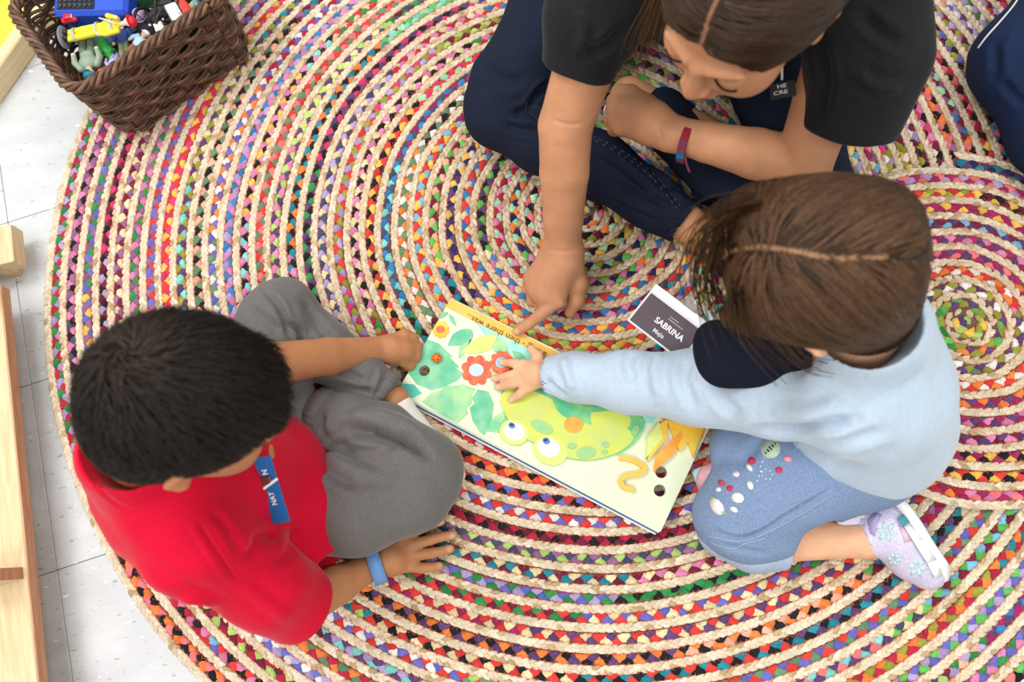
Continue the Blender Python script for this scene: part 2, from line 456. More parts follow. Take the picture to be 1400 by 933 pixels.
M_fab = mat('rug_fabric', attr=True, rough=.85, noise=(260, .78, 1.08), bump=(700, .35, .001), spec=.15, sheen=.15)
M_jute = mat('jute', attr=True, rough=.9, noise=(420, .68, 1.15), bump=(900, .5, .001), spec=.1)
M_back = mat('rug_backing', attr=True, rough=.95, spec=.05)
M_thread = plain('#e0563a', .8)
_hexa = np.array([(1, 0), (.42, 1), (-.42, 1), (-1, 0), (-.42, -1), (.42, -1)], float)
T_xy = np.concatenate([_hexa, _hexa * .7, [[0, 0]]]); T_z = np.r_[np.zeros(6), np.full(6, .86), 1.0]
T_F = np.array([(i, (i+1) % 6, 6+(i+1) % 6) for i in range(6)] + [(i, 6+(i+1) % 6, 6+i) for i in range(6)] + [(6+i, 6+(i+1) % 6, 12) for i in range(6)])
PITCH = .02687
def braided_rug(name, label, cx, cy, z0, turns, table, pick_box, seed, npick=300):
    r = np.random.default_rng(seed)
    root = empty(name, (cx, cy, z0), label, 'rug')
    Smax = PITCH * (2*np.pi*turns)**2 / (4*np.pi)
    def place(n_step, radial, hl, hw, ht, alpha, cols_fn, jit, offs, lim, zb):
        """leaf-shaped visible loops of a plait: alternate sides, one every n_step along the coil"""
        s = np.arange(.0015, Smax, n_step); phi = np.sqrt(4*np.pi*s/PITCH); side = np.where(np.arange(len(s)) % 2 == 0, 1., -1.)
        coil = phi/(2*np.pi)
        s_j = r.normal(0, jit, len(s)); phi = phi + s_j/np.maximum(.01, PITCH*coil)
        wob = .0011*np.sin(phi*5.1 + 1.3*np.floor(coil)) + .0008*np.sin(phi*11.7 + 2.1*np.floor(coil))
        rad = PITCH*coil + radial + side*PITCH*offs + wob + r.normal(0, jit*.35, len(s))
        er = np.stack([np.cos(phi), np.sin(phi)], 1); et = np.stack([-np.sin(phi), np.cos(phi)], 1)
        al = side*alpha + r.normal(0, .14, len(s))
        d1 = et*np.cos(al)[:, None] + er*np.sin(al)[:, None]; d2 = np.stack([-d1[:, 1], d1[:, 0]], 1)
        a = hl*r.uniform(.85, 1.2, len(s)); b = hw*r.uniform(.82, 1.22, len(s)); h = ht*r.uniform(.75, 1.2, len(s))
        c = er*rad[:, None]
        xy = c[:, None] + (T_xy[:, 0][None]*a[:, None])[..., None]*d1[:, None] + (T_xy[:, 1][None]*b[:, None])[..., None]*d2[:, None]
        cr_ = (PITCH*coil + radial + wob)[:, None]; rr_ = np.linalg.norm(xy, axis=-1)
        k_ = cr_ + np.clip(rr_ - cr_, -lim, lim); xy = xy*(k_/np.maximum(rr_, 1e-4))[..., None]
        tiltw = (T_xy[:, 0][None]*.0016*np.where(side > 0, 1, 1)[:, None])
        z = zb + T_z[None]*h[:, None] + tiltw
        V = np.concatenate([xy, z[..., None]], -1)
        V[..., 0] += cx; V[..., 1] += cy; V[..., 2] += z0
        col = cols_fn(s, phi, coil)
        return V, col, rad
    # colours of the three cloth strips of the plait, by coil and by stretch of the coil
    names = list(PAL); pn = np.array([PAL[k] for k in names])
    rand_tab = {}
    def fab_cols(s, phi, coil):
        n = len(s); out = np.zeros((n, 3)); ang = np.degrees(phi) % 360
        for i in range(n):
            k = int(coil[i]); a = ang[i] + 14*math.sin(k*2.3)
            if table is not None: tri = table[min(k, len(table)-1)]; sec = int(ang[i]//120)
            elif 118 <= a < 205: tri = LEFT[min(k, len(LEFT)-1)]; sec = 0
            elif 205 <= a < 305: tri = BOT[min(k, len(BOT)-1)]; sec = 1
            elif (a % 360) < 40 or a >= 325: tri = RIGHT[min(k, len(RIGHT)-1)]; sec = 2
            else:
                sec = 3 + int(a//31); key = (k, sec)
                if key not in rand_tab: rand_tab[key] = list(r.choice(names, 3, replace=False))
                tri = rand_tab[key]
            key = (k, sec, int(coil[i]*max(2, k)*.55))         # now and then one strip is replaced by another
            if key not in rand_tab: rand_tab[key] = (int(r.integers(0, 3)), names[r.integers(0, len(names))]) if r.random() < .38 else None
            sw = rand_tab[key]; c = tri[i % 3]
            if sw is not None and i % 3 == sw[0]: c = sw[1]
            out[i] = PAL[c]
        return (lambda o: o*.93 + .07*o.mean(1, keepdims=True))(out)*r.uniform(.78, 1.15, n)[:, None]
    def jute_cols(s, phi, coil):
        a = np.array(lin('#d2ba97')); b = np.array(lin('#ecddc4')); c = np.array(lin('#c2a682'))
        t = r.random(len(s))[:, None]; dark = (r.random(len(s)) < .10)[:, None]
        tone = np.clip((coil/turns - .2)/.6, 0, 1)[:, None]  # light falloff put into the jute colour: browner inner coils, paler outer ones
        base = np.where(dark, c, a + (b - a)*np.clip(t*.75 + .35*tone, 0, 1)); return base*r.uniform(.88, 1.08, len(s))[:, None]
    Vf, Cf, Rf = place(.0092, 0, .0122, .0074, .0046, .66, fab_cols, .0010, .137, .0071, .0026)
    Vj, Cj, Rj = place(.0056, PITCH/2, .0104, .0046, .0036, .48, jute_cols, .0004, .098, .0063, .0038)
    def join(V, C, nm, m):
        n = len(V); F = (T_F[None] + (np.arange(n)*13)[:, None, None]).reshape(-1, 3)
        o = obj(nm, V.reshape(-1, 3), F, m, root, col=np.repeat(C, 13, 0)); return o
    P = proj(Vf[:, 12]); x0, y0, x1, y1 = pick_box
    ok = (P[:, 0] > x0) & (P[:, 0] < x1) & (P[:, 1] > y0) & (P[:, 1] < y1)
    dd = np.where(ok, np.linalg.norm(Vf[:, 12] - CC, axis=1), 1e9); pick = np.argsort(dd)[:npick]; pick = pick[dd[pick] < 1e8]
    for i in pick: obj('cloth_loop', Vf[i], T_F, M_fab, root, col=np.repeat(Cf[i][None], 13, 0))
    rest = np.ones(len(Vf), bool); rest[pick] = False
    tag(join(Vf[rest], Cf[rest], 'cloth_plait', M_fab), 'plaited strips of many coloured cloth', kind='stuff')
    tag(join(Vj, Cj, 'jute_plait', M_jute), 'plaited natural jute cord', kind='stuff')
    # woven ground under the plaits
    nseg = 160; R = PITCH*(turns + .35)
    a = np.linspace(0, 2*np.pi, nseg, endpoint=False); ring = np.stack([np.cos(a), np.sin(a)], 1)
    Rr = PITCH*(turns - 1 + .66 + ((a/(2*np.pi) - turns) % 1))[:, None]
    V = np.concatenate([np.c_[ring*Rr + [cx, cy], np.full(nseg, z0)], np.c_[ring*(Rr-.001) + [cx, cy], np.full(nseg, z0+.0034)]])
    F = [(i, (i+1) % nseg, nseg+(i+1) % nseg, nseg+i) for i in range(nseg)] + [tuple(range(nseg, 2*nseg)), tuple(range(nseg))[::-1]]
    obj('backing', V, F, plain('#6e5345', .95), root, smooth=False)
    # zigzag sewing thread along both borders of the cloth plait
    st = []
    for off in (-PITCH*.25, PITCH*.25):
        s = np.arange(.03, Smax, .0042); phi = np.sqrt(4*np.pi*s/PITCH); coil = phi/(2*np.pi)
        wob = .0011*np.sin(phi*5.1 + 1.3*np.floor(coil)) + .0008*np.sin(phi*11.7 + 2.1*np.floor(coil))
        rad = PITCH*coil + off + wob + np.where(np.arange(len(s)) % 2 == 0, .0021, -.0021)
        p = np.stack([np.cos(phi)*rad + cx, np.sin(phi)*rad + cy, np.full(len(s), z0+.0072)], 1)
        a_, b_ = p[:-1], p[1:]; t = b_ - a_; n_ = np.stack([-t[:, 1], t[:, 0], 0*t[:, 0]], 1); n_ /= np.linalg.norm(n_, axis=1)[:, None]
        keep = r.random(len(a_)) < .8; a_, b_, n_ = a_[keep], b_[keep], n_[keep]
        up = np.array([0, 0, .0005]); q = np.stack([a_ - n_*.00032, b_ - n_*.00032, (a_+b_)/2*0 + b_ + up, a_ + up, b_ + n_*.00032, a_ + n_*.00032], 1); st.append(q)
    q = np.concatenate(st); n = len(q); F = (np.array([(0, 1, 2, 3), (3, 2, 4, 5)])[None] + (np.arange(n)*6)[:, None, None]).reshape(-1, 4)
    tag(obj('sewing_thread', q.reshape(-1, 3), F, M_thread, root), 'fine orange-red zigzag sewing thread', kind='stuff')
    return root
RUG = braided_rug('braided_rug', 'large round rug of braided jute and multicoloured cloth that everyone sits on', .1614, .513, .0002, 34.0, None, (380, 640, 1330, 960), 3)
RUG2 = braided_rug('braided_rug', 'small round braided rug with purple and red rings lying on the big rug', .690, .203, .0108, 10.2, SMALL, (1240, 200, 1420, 720), 5)
RZ = .0095      # top of the big rug

# ================================================================== wooden furniture at the left
def wood_material(name, c1, c2, axis, scale=14):
    m = bpy.data.materials.new(name); m.use_nodes = True; nt = m.node_tree; b = nt.nodes['Principled BSDF']
    b.inputs['Roughness'].default_value = .45; b.inputs['Specular IOR Level'].default_value = .3
    tc = nt.nodes.new('ShaderNodeNewGeometry'); mp = nt.nodes.new('ShaderNodeMapping')
    mp.inputs['Rotation'].default_value = (0, 0, 0); mp.inputs['Scale'].default_value = (1, 1, 1)
    vr = nt.nodes.new('ShaderNodeVectorRotate'); vr.rotation_type = 'Z_AXIS'; vr.inputs['Angle'].default_value = -math.atan2(axis[1], axis[0])
    nt.links.new(tc.outputs['Position'], vr.inputs['Vector']); nt.links.new(vr.outputs[0], mp.inputs[0]); mp.inputs['Scale'].default_value = (.9, 9, 9)
    n = nt.nodes.new('ShaderNodeTexNoise'); n.inputs['Scale'].default_value = scale; n.inputs['Detail'].default_value = 6; n.inputs['Distortion'].default_value = .6
    nt.links.new(mp.outputs[0], n.inputs['Vector'])
    r = nt.nodes.new('ShaderNodeMapRange'); r.inputs[1].default_value = .35; r.inputs[2].default_value = .66; nt.links.new(n.outputs['Fac'], r.inputs[0])
    mx = nt.nodes.new('ShaderNodeMix'); mx.data_type = 'RGBA'; nt.links.new(r.outputs[0], mx.inputs[0])
    mx.inputs[6].default_value = (*lin(c1), 1); mx.inputs[7].default_value = (*lin(c2), 1)
    nt.links.new(mx.outputs[2], b.inputs['Base Color']); return m
zt = .076
s_a, s_b = U(34, 733, zt), U(53, 933, zt); sh_d = norm(s_b - s_a); sh_n = np.array([sh_d[1], -sh_d[0], 0]);
if sh_n[0] > 0: sh_n = -sh_n                       # points away from the rug
M_wood = wood_material('oak_board', '#e3cfa8', '#d2b98d', sh_d)
M_ply = wood_material('plywood_edge', '#c79c78', '#b5835f', sh_d, 20)
SR = np.stack([sh_d, sh_n, [0, 0, 1]], 1)
s_up = s_a - sh_d*.40                               # far end of the shelf
s_c = (s_up + s_b + sh_d*.25)/2; s_len = np.linalg.norm(s_b + sh_d*.25 - s_up)
shelf = empty('bookshelf', (*(s_c + sh_n*.14)[:2], 0), 'low light oak bookshelf standing on the tiles behind the boy in red', 'shelf')
def board(nm, c, h, m, b=.0012): return obj(nm, *bbox_bev(c, h, SR, b), m, shelf, smooth=False)
bc = s_c + sh_n*.141 - np.array([0, 0, .01])
sb = board('shelf_board', bc, (s_len/2, .139, .0098), M_wood)
obj('edge_strip', *bbox_bev(s_c + sh_n*.001 - np.array([0, 0, .01]), (s_len/2, .0012, .0095), SR, .0003), M_ply, sb, smooth=False)
dv = U(34, 783, zt); dv = dv + sh_n*.004
d_ = board('divider', dv + sh_n*.13 + np.array([0, 0, .035]), (.0085, .13, .035), M_wood)
obj('edge_strip', *bbox_bev(dv - sh_n*.0006 + np.array([0, 0, .035]), (.0083, .0009, .0348), SR, .0003), M_ply, d_, smooth=False)
for e in (-1, 1):
    board('side_panel', bc + sh_d*e*(s_len/2 - .0095) + np.array([0, 0, .045]), (.009, .135, .035), M_wood)
board('plinth', bc + sh_n*.045 - np.array([0, 0, .0325]), (s_len/2, .092, .0225), plain('#4a3a2c', .7))
# short wooden block-like foot of the next unit
b0 = U(19, 357, .06); b1 = U(14.5, 306, .06)
bd = norm(b0 - b1); bl = np.linalg.norm(b0 - b1); bn = np.array([bd[1], -bd[0], 0]); bn = bn if bn[0] < 0 else -bn
bm = (b0 + b1)/2 + bn*.1; bm[2] = 0
blk = empty('wooden_bench', bm, 'thick oak end of a low bench beside the bookshelf on the tiles', 'bench')
BR = np.stack([bd, bn, [0, 0, 1]], 1)
obj('seat_board', *bbox_bev(bm + [0, 0, .045], (bl/2, .1, .015), BR, .001), M_wood, blk, smooth=False)
for e in (-.6, .6):
    obj('foot', *bbox_bev(bm + bn*.1*e + [0, 0, .0152], (bl/2*.8, .012, .015), BR, .001), M_wood, blk, smooth=False)
# yellow topped tray table in the corner
y0, y1 = U(0, 108, .03), U(52, 34, .03); yd = norm(y1 - y0); yn = np.array([-yd[1], yd[0], 0]); yn = yn if yn[0] < 0 else -yn
yc = (y0 + y1)/2 + yn*.16 + yd*.05; yc[2] = 0; YR = np.stack([yd, yn, [0, 0, 1]], 1)
yt = empty('low_table', yc, 'low wooden table with a bright yellow top in the corner behind the basket', 'table')
obj('table_top', *bbox_bev(yc + [0, 0, .026], (.26, .135, .012), YR, .001), plain('#f0e04a', .5), yt, smooth=False)
for e, hh in ((-1, .286), (1, .286)):
    obj('rim', *bbox_bev(yc + yn*e*.1475 + [0, 0, .022], (hh, .0122, .0218), YR, .002), wood_material('rim_oak', '#e9d6ae', '#dbc08f', yd), yt, smooth=False)
for e in (-1, 1):
    obj('rim', *bbox_bev(yc + yd*e*.274 + [0, 0, .022], (.012, .135, .0218), YR, .002), M_wood, yt, smooth=False)

# ================================================================== people: shared builders
M_skin_a = mat('skin', attr=True, rough=.5, noise=(55, .93, 1.04), bump=(900, .12, .0006), spec=.3, sub=.12)
M_eye = plain('#f2efe9', .2); M_iris = plain('#2a1a12', .2)
def head(F, c, fwd, up, s=1.0, child=0.0, ears=True, eo=0.0):
    """head as part of the body field; returns the local frame (columns right, forward, up) scaled"""
    R = frame(y=fwd, z=up); L = lambda x, y, z: np.asarray(c) + R @ (np.array([x, y, z])*s)
    q = child
    F.ell(L(0, -.014 + .004*q, .022), np.array([.074 + .003*q, .094 - .010*q, .083 - .006*q])*s, R, .01)
    F.ell(L(0, .020, -.038 + .010*q), np.array([.060 + .004*q, .068, .070 - .008*q])*s, R, .03*s)
    F.ell(L(0, .046, -.092 + .016*q), np.array([.030, .034, .026])*s, R, .03*s)          # chin and jaw
    eo_ = eo
    for e in (-1, 1):
        eo = eo_ if e < 0 else 0.0
        F.ell(L(.036*e, .052, -.042 + .006*q), np.array([.024, .026, .024])*s, R, .025*s)   # cheek
        F.ell(L(.030*e, .086, .002), np.array([.020, .008, .011])*s, R, .012*s, sub=True)    # eye socket
        F.ell(L(.030*e, .074, -.001), np.array([.0155, .014, .0125])*s, R, .006*s)           # lids over the eye
        F.rc(L(.014*e, .088, .016), L(.044*e, .076, .017), .0038*s, .003*s, .012*s)          # brow
        if ears:
            F.ell(L((.073 + eo)*e, -.010, -.012), np.array([.007, .018, .030])*s, R @ np.array([[math.cos(.45*e), -math.sin(.45*e), 0], [math.sin(.45*e), math.cos(.45*e), 0], [0, 0, 1]]), .006*s)
            F.rc(L((.0805 + eo)*e, -.018, .010), L((.0805 + eo)*e, -.022, -.010), .004*s, .0045*s, .003*s)
            F.ell(L((.083 + eo)*e, -.004, -.010), np.array([.006, .008, .013])*s, R, .004*s, sub=True)
            F.ell(L((.074 + eo)*e, -.004, -.038), np.array([.006, .009, .010])*s, R, .006*s)
    F.rc(L(0, .088, .006), L(0, .101 - .006*q, -.030 + .004*q), .0072*s, .0098*s, .014*s)      # nose
    for e in (-1, 1): F.ell(L(.0105*e, .094 - .006*q, -.034 + .004*q), np.array([.007, .009, .0065])*s, R, .006*s)
    F.ell(L(0, .088, -.062 + .008*q), np.array([.021, .009, .0065])*s, R, .006*s)            # lips
    F.ell(L(0, .0855, -.072 + .008*q), np.array([.017, .009, .0065])*s, R, .005*s)
    F.ell(L(0, .0985, -.0668 + .008*q), np.array([.024, .008, .0012])*s, R, .002*s, sub=True)
    return R, L
def skin_cols(V, base, spots, seed=0):
    """base skin tone with real differences of tone: spots = [(centre, radius, colour)]"""
    r = np.random.default_rng(seed); n = np.zeros(len(V))
    for _ in range(8):
        k = r.normal(size=3)*2*np.pi/.09; n += np.sin(V @ k + r.uniform(0, 6.3))
    col = np.array(lin(base))[None]*(1 + .02*n[:, None]) ; 
    for c, rad, h in spots:
        t = np.clip(1.4 - np.linalg.norm(V - c, axis=1)/rad, 0, 1)[:, None]; t = t*t*(3-2*t); col = col*(1-t) + np.array(lin(h))*t
    return np.clip(col, 0, 1)
def finger(F, pts, r0, r1, k=.004):
    n = len(pts); rr = np.linspace(r0, r1, n)
    F.chain([(p, r) for p, r in zip(pts, rr)], k)
def strands(shell, roots, flow, length, steps, lift, width, seed, tip=0.25, wave=0, shade=(.75, 1.2), base='#1b1715', curl=0):
    """hair: thin tapering locks that follow the shell surface; flow(P, N) gives the direction of growth"""
    r = np.random.default_rng(seed); P = roots.copy(); n = len(P); path = [P.copy()]
    ln = length*r.uniform(.7, 1.15, n) if np.isscalar(length) else length
    off = lift*r.uniform(.15, 1.0, n); jit = r.normal(0, 1, (n, 3))*wave
    for i in range(steps):
        N = shell.grad(P); d = flow(P, N) + jit; d = d - N*(d*N).sum(1)[:, None]; d /= np.linalg.norm(d, axis=1)[:, None] + 1e-9
        P = P + d*(ln/steps)[:, None]; v = shell.value(P); N = shell.grad(P)
        P = P - N*(v - off*((i+1)/steps)**1.0 - curl*((i+1)/steps)**2)[:, None]; path.append(P.copy())
    path = np.stack(path, 1); m = steps + 1                      # n, m, 3
    t = np.gradient(path, axis=1); t /= np.linalg.norm(t, axis=2, keepdims=True) + 1e-9
    Nn = np.repeat(shell.grad(path[:, 0])[:, None], m, 1); b = np.cross(t, Nn); b /= np.linalg.norm(b, axis=2, keepdims=True) + 1e-9
    w = width*r.uniform(.6, 1.3, n)[:, None]*np.linspace(1, tip, m)[None]
    A = path - b*w[..., None]; B = path + b*w[..., None]; C = path + Nn*(w*.75)[..., None]
    V = np.stack([A, C, B], 2).reshape(-1, 3)
    base_i = (np.arange(n)*m*3)[:, None, None]; row = (np.arange(m-1)*3)[None, :, None]
    q = np.concatenate([np.array([[0, 1, 4, 3]]), np.array([[1, 2, 5, 4]])], 0)
    F = (base_i[..., None] + row[..., None] + q[None, None]).reshape(-1, 4)
    c = np.array(lin(base))[None]*r.uniform(*shade, n)[:, None]
    return V, F, np.repeat(c, m*3, 0)
def surface_points(V, F, n, mask, seed):
    r = np.random.default_rng(seed); c = V[F].mean(1); ok = np.where(mask(c))[0]
    a = np.linalg.norm(np.cross(V[F[ok, 2]] - V[F[ok, 0]], V[F[ok, 3]] - V[F[ok, 1]]), axis=1)
    i = ok[r.choice(len(ok), n, p=a/a.sum())]; u = r.random((n, 2))
    return (V[F[i, 0]]*((1-u[:, 0])*(1-u[:, 1]))[:, None] + V[F[i, 1]]*(u[:, 0]*(1-u[:, 1]))[:, None] + V[F[i, 2]]*(u[:, 0]*u[:, 1])[:, None] + V[F[i, 3]]*((1-u[:, 0])*u[:, 1])[:, None])
def eyes(person, L, R, s, look=-.004):
    for e in (-1, 1):
        v, f = lathe([(.0001, .0115), (.006, .0098), (.0098, .006), (.0115, 0), (.0098, -.006), (.0001, -.0115)], 16, L(.030*e, .0700, -.004), frame(z=R[:, 1], x=R[:, 0]))
        ey = obj('eye', v, f, M_eye, person)
        v, f = lathe([(.0001, .0008), (.0055, .0004), (.006, -.001)], 16, L(.030*e, .0700, -.004) + R[:, 1]*.0112, frame(z=R[:, 1], x=R[:, 0])); obj('iris', v, f, M_iris, ey)

# ================================================================== the boy in red
def build_boy():
    J = U
    hipL, hipR = J(352, 612, .10), J(395, 700, .10); pel = J(365, 672, .10)
    kneeL, kneeR = J(383, 425, .115), J(580, 655, .082)
    ankL, ankR = J(538, 548, .045), J(424, 556, .070)
    shL, shR = np.array([-.432, .272, .330]), np.array([-.385, .068, .315]); nk = np.array([-.408, .168, .368])
    elL, wrL = J(368, 498, .19), J(520, 478, .062)
    elR, wrR = J(416, 826, .115), J(503, 776, .038)
    hc = np.array([-.316, .190, .452]); fwd = norm([.735, -.02, -.68]); up = norm([.68, .17, .70])
    B = Field(.0026)
    s = .92
    R, L = head(B, hc, fwd, up, s, 1.0)
    B.chain([(nk + [-.004, 0, -.04], .042), (nk + [.012, .004, .02], .036), (L(0, -.03, -.04), .040)], .02)
    B.chain([(pel, .07), ((pel + nk)/2, .075), (nk - [0, 0, .06], .065)], .03)
    B.chain([(shL - [0, 0, .02], .035), (elL, .029), ((elL + wrL)/2, .0265), (wrL, .0195)], .005)
    B.chain([(shR - [0, 0, .02], .035), (elR, .030), ((elR + wrR)/2, .0270), (wrR, .0205)], .005)
    B.chain([(hipL - [0, 0, .03], .03), (kneeL - [0, 0, .04], .020), (J(490, 515, .045), .018), (ankL, .025)], .006); B.chain([(hipR - [0, 0, .03], .03), (kneeR - [0, 0, .025], .02), (J(500, 590, .05), .018), (ankR, .026)], .006)
    # right hand lies spread on the rug
    zf = .022
    B.chain([(wrR, .019), (J(536, 766, .036), .0235)], .008); up_ = np.array([0, 0, 1.])
    kn = [(557, 732, .030), (564, 745, .032), (563, 760, .031), (555, 774, .029)]
    tips = [[(577, 722, .029), (603, 713, zf)], [(590, 738, .030), (620, 731, zf)], [(590, 757, .029), (616, 751, zf)], [(576, 777, .027), (601, 775, zf)]]
    for a, t in zip(kn, tips):
        B.rc(J(530, 765, .034), J(*a), .017, .0096, .006)
        finger(B, [J(*a)] + [J(*x) for x in t], .0086, .0066, .002)
    B.chain([(J(527, 752, .030), .012), (J(545, 728, .024), .009), (J(562, 712, .021), .0075)], .006)   # thumb under the knee
    # left hand holds the edge of the book
    B.chain([(wrL, .0185), (J(535, 478, .055), .022), (J(549, 479, .05), .020)], .008)
    for a, b_, c_ in (((553, 466, .050), (565, 466, .036), (559, 470, .024)), ((557, 474, .050), (569, 476, .036), (561, 480, .024)), ((557, 484, .048), (568, 488, .034), (559, 492, .022)), ((551, 494, .044), (560, 499, .032), (553, 503, .022))):
        finger(B, [J(*a), J(*b_), J(*c_)], .0098, .0075, .005)
    B.chain([(J(539, 466, .055), .011), (J(553, 458, .052), .009), (J(565, 461, .045), .0075)], .005)
    V, F = B.mesh(2)
    lips = L(0, .09, -.06)
    nails = [(J(x, y, z + .004), .0055, '#d8a68c') for x, y, z in ((603, 716, zf), (618, 734, zf), (614, 750, zf), (601, 770, zf))]
    col = skin_cols(V, '#b98058', [(lips, .018, '#a55f50'), (L(.078, -.005, -.015), .028, '#c08058'), (L(-.078, -.005, -.015), .028, '#c08058')] + nails)
    person = obj('person', V, F, M_skin_a, origin=(pel[0], pel[1], RZ), col=col)
    tag(person, 'boy in a red polo shirt and grey sweatpants sitting cross-legged with short black hair', 'person')
    eyes(person, L, R, s)
    # sweatpants
    T = Field(.003)
    T.ell(pel + [-.012, 0, -.012], (.090, .100, .078), None, .02)
    T.chain([(J(392, 698, .084), .068), (J(490, 686, .086), .070), (J(560, 664, .080), .063), (J(578, 648, .074), .058)], .02)
    T.chain([(J(580, 640, .072), .054), (J(520, 600, .075), .052), (J(470, 580, .080), .043), (J(440, 567, .078), .037)], .007)
    T.chain([(J(352, 616, .092), .062), (J(362, 520, .108), .060), (J(380, 440, .11), .054), (J(388, 424, .103), .048)], .02)
    T.chain([(J(390, 430, .095), .046), (J(440, 478, .082), .047), (J(490, 513, .066), .040), (J(522, 534, .052), .031)], .007)
    T.rc(J(445, 568, .078), J(415, 556, .074), .031, .031, .004, True); T.rc(J(516, 532, .056), J(545, 556, .045), .026, .026, .004, True)
    V, F = T.mesh(3, zmin=RZ)
    V = ripple(V, F, .0012, .07, 4)
    V = crease(V, F, [
        ([(470, 590), (510, 592), (560, 606), (580, 622)], 9, 0.0187), ([(505, 585), (530, 600), (560, 600)], 6, 0.0085), ([(455, 600), (490, 625), (540, 640)], 10, 0.0085),
        ([(460, 645), (500, 655), (545, 650)], 12, .006), ([(420, 600), (445, 640), (490, 668)], 9, 0.0102), 
        ([(440, 565), (438, 585), (446, 600)], 6, 0.0068), ([(470, 570), (520, 566), (575, 588)], 7, -0.0068), ([(520, 615), (560, 612), (590, 625)], 6, 0.0068),
        ([(360, 395), (382, 420), (398, 462)], 5, 0.0085), ([(395, 440), (410, 455), (410, 470)], 4, 0.0102), ([(340, 420), (365, 440), (385, 455)], 7, 0.0051), ([(415, 410), (430, 440), (460, 470)], 7, 0.0068),
        ([(430, 520), (470, 530), (515, 538)], 5, 0.0068), ([(450, 500), (480, 512), (500, 522)], 5, 0.0051), ([(520, 508), (514, 522), (508, 545)], 4, -0.0051)])
    trousers = obj('sweatpants', V, F, mat('grey_sweat', lin('#6f6d6b'), .9, noise=(900, .66, 1.25), bump=(1600, .35, .0007), spec=.1, sheen=.25), person)
    for (p, q, rr) in ((J(448, 570, .079), J(434, 564, .077), .0385), (J(516, 530, .054), J(528, 539, .050), .0325)):
        d = norm(q - p); Rw = frame(z=d, x=[0, 0, 1]); obj('ribbed_cuff', *band([ (p + q)/2 + Rw @ np.array([math.cos(t)*(rr + .0006*math.cos(t*26)), math.sin(t)*(rr + .0006*math.cos(t*26)), 0]) for t in np.linspace(0, 2*np.pi, 104, endpoint=False)], d, .022, .0018), trousers.data.materials[0], trousers)
    # polo shirt
    S = Field(.0027)
    chest = np.array([-.420, .160, .26]); lat = norm(shR - shL); Rl = np.stack([lat, np.cross([0, 0, 1.], lat), [0, 0, 1.]], 1)
    S.ell(pel + [-.012, .0, .005], (.128, .108, .10), Rl, .03)
    S.ell((pel + chest)/2 + [-.004, 0, 0], (.118, .098, .11), Rl, .04)
    S.ell(chest, (.128, .096, .105), Rl, .04)
    S.chain([(shL, .046), (nk - [0, 0, .022], .056), (shR, .046)], .03)
    S.chain([(shR + [0, 0, -.005], .048), (J(362, 800, .225), .047), (J(412, 829, .15), .050)], .025)
    S.chain([(shL + [0, 0, -.005], .05), ((shL + elL)/2, .046), (elL*.75 + shL*.25, .047)], .025)
    S.ell(J(425, 735, .075), (.045, .05, .06), None, .03); S.chain([(J(394, 628, .135), .030), (J(414, 690, .135), .034), (J(426, 738, .11), .036)], .03)
    S.chain([(nk + [-.010, -.002, -.015], .058), (nk + [-.002, .002, .014], .055)], .012)                    # collar
    S.rc(nk + [.004, 0, -.02], nk + [.012, .004, .06], .039, .045, .004, True)
    d = norm(elR - shR); e0 = J(400, 822, .165)
    S.ell(e0 + d*.045, (.08, .08, .04), frame(z=d, x=[0, 0, 1]), .007, True); S.rc(e0 - d*.035, e0 + d*.06, .034, .040, .005, True)
    V, F = S.mesh(3, zmin=RZ + .004)
    # trim the sleeve hem square
    V = ripple(V, F, .0011, .08, 9)
    V = crease(V, F, [([(250, 845), (268, 836), (290, 838)], 9, .010), ([(240, 830), (262, 822), (300, 826)], 8, -.004), ([(345, 735), (365, 728), (380, 735)], 6, .006), ([(340, 760), (352, 742), (372, 736)], 7, .005),
        ([(270, 712), (295, 752), (322, 793)], 2.5, .0022), ([(258, 715), (284, 756), (310, 797)], 4, -.0012), ([(290, 700), (310, 722), (330, 760)], 7, .003), ([(375, 770), (395, 755), (405, 720)], 8, .005),
        ([(115, 640), (160, 690), (240, 715)], 3, .0016), ([(180, 760), (230, 790), (300, 815)], 14, .003), ([(330, 800), (370, 830), (400, 850)], 9, -.003)])
    shirt = obj('polo_shirt', V, F, mat('red_pique', lin('#cf0a31'), .8, noise=(300, .9, 1.05), bump=(1500, .2, .0005), spec=.12, sheen=.12), person)
    # collar seam
    sf = Surf(V, F)
    for pts in ([(269, 713), (296, 752), (320, 793)],):
        p = sf.line(pts, 14, .0003)
        if len(p) > 3: obj('seam', *tube(p, .0006, 5), plain('#b5082b', .8), shirt)
    # hair
    Hs = Field(.0026); q = 1.0
    Hs.ell(L(0, -.016, .026), np.array([.0835, .0935, .083])*s, R, .0)
    Hs.ell(L(0, -.036, -.022), np.array([.072, .064, .060])*s, R, .02)
    Hs.ell(L(0, .062, .050), np.array([.050, .022, .020])*s, R, .02)
    Hs.plane(L(0, .074, .036), norm(R @ np.array([0, .80, -.62])))
    Hs.plane(L(0, -.01, -.066), norm(R @ np.array([0, .12, -1])))
    for e in (-1, 1):
        Hs.ell(L(.082*e, .002, -.030), np.array([.022, .028, .036])*s, R, .006, sub=True)
        Hs.ell(L(.088*e, .062, -.020), np.array([.050, .050, .060])*s, R, .008, sub=True)
    Vh, Fh = Hs.mesh(2)
    hr = np.random.default_rng(2); Nh = vnormals(Vh, Fh)
    Vh = Vh - Nh*.003
    hair_m = mat('black_hair', attr=True, rough=.55, spec=.2, noise=(300, .7, 1.3))
    hair = obj('hair', Vh, Fh, hair_m, person, col=np.repeat(np.array([lin('#14100d')]), len(Vh), 0))
    whorl = L(-.012, -.066, .078)
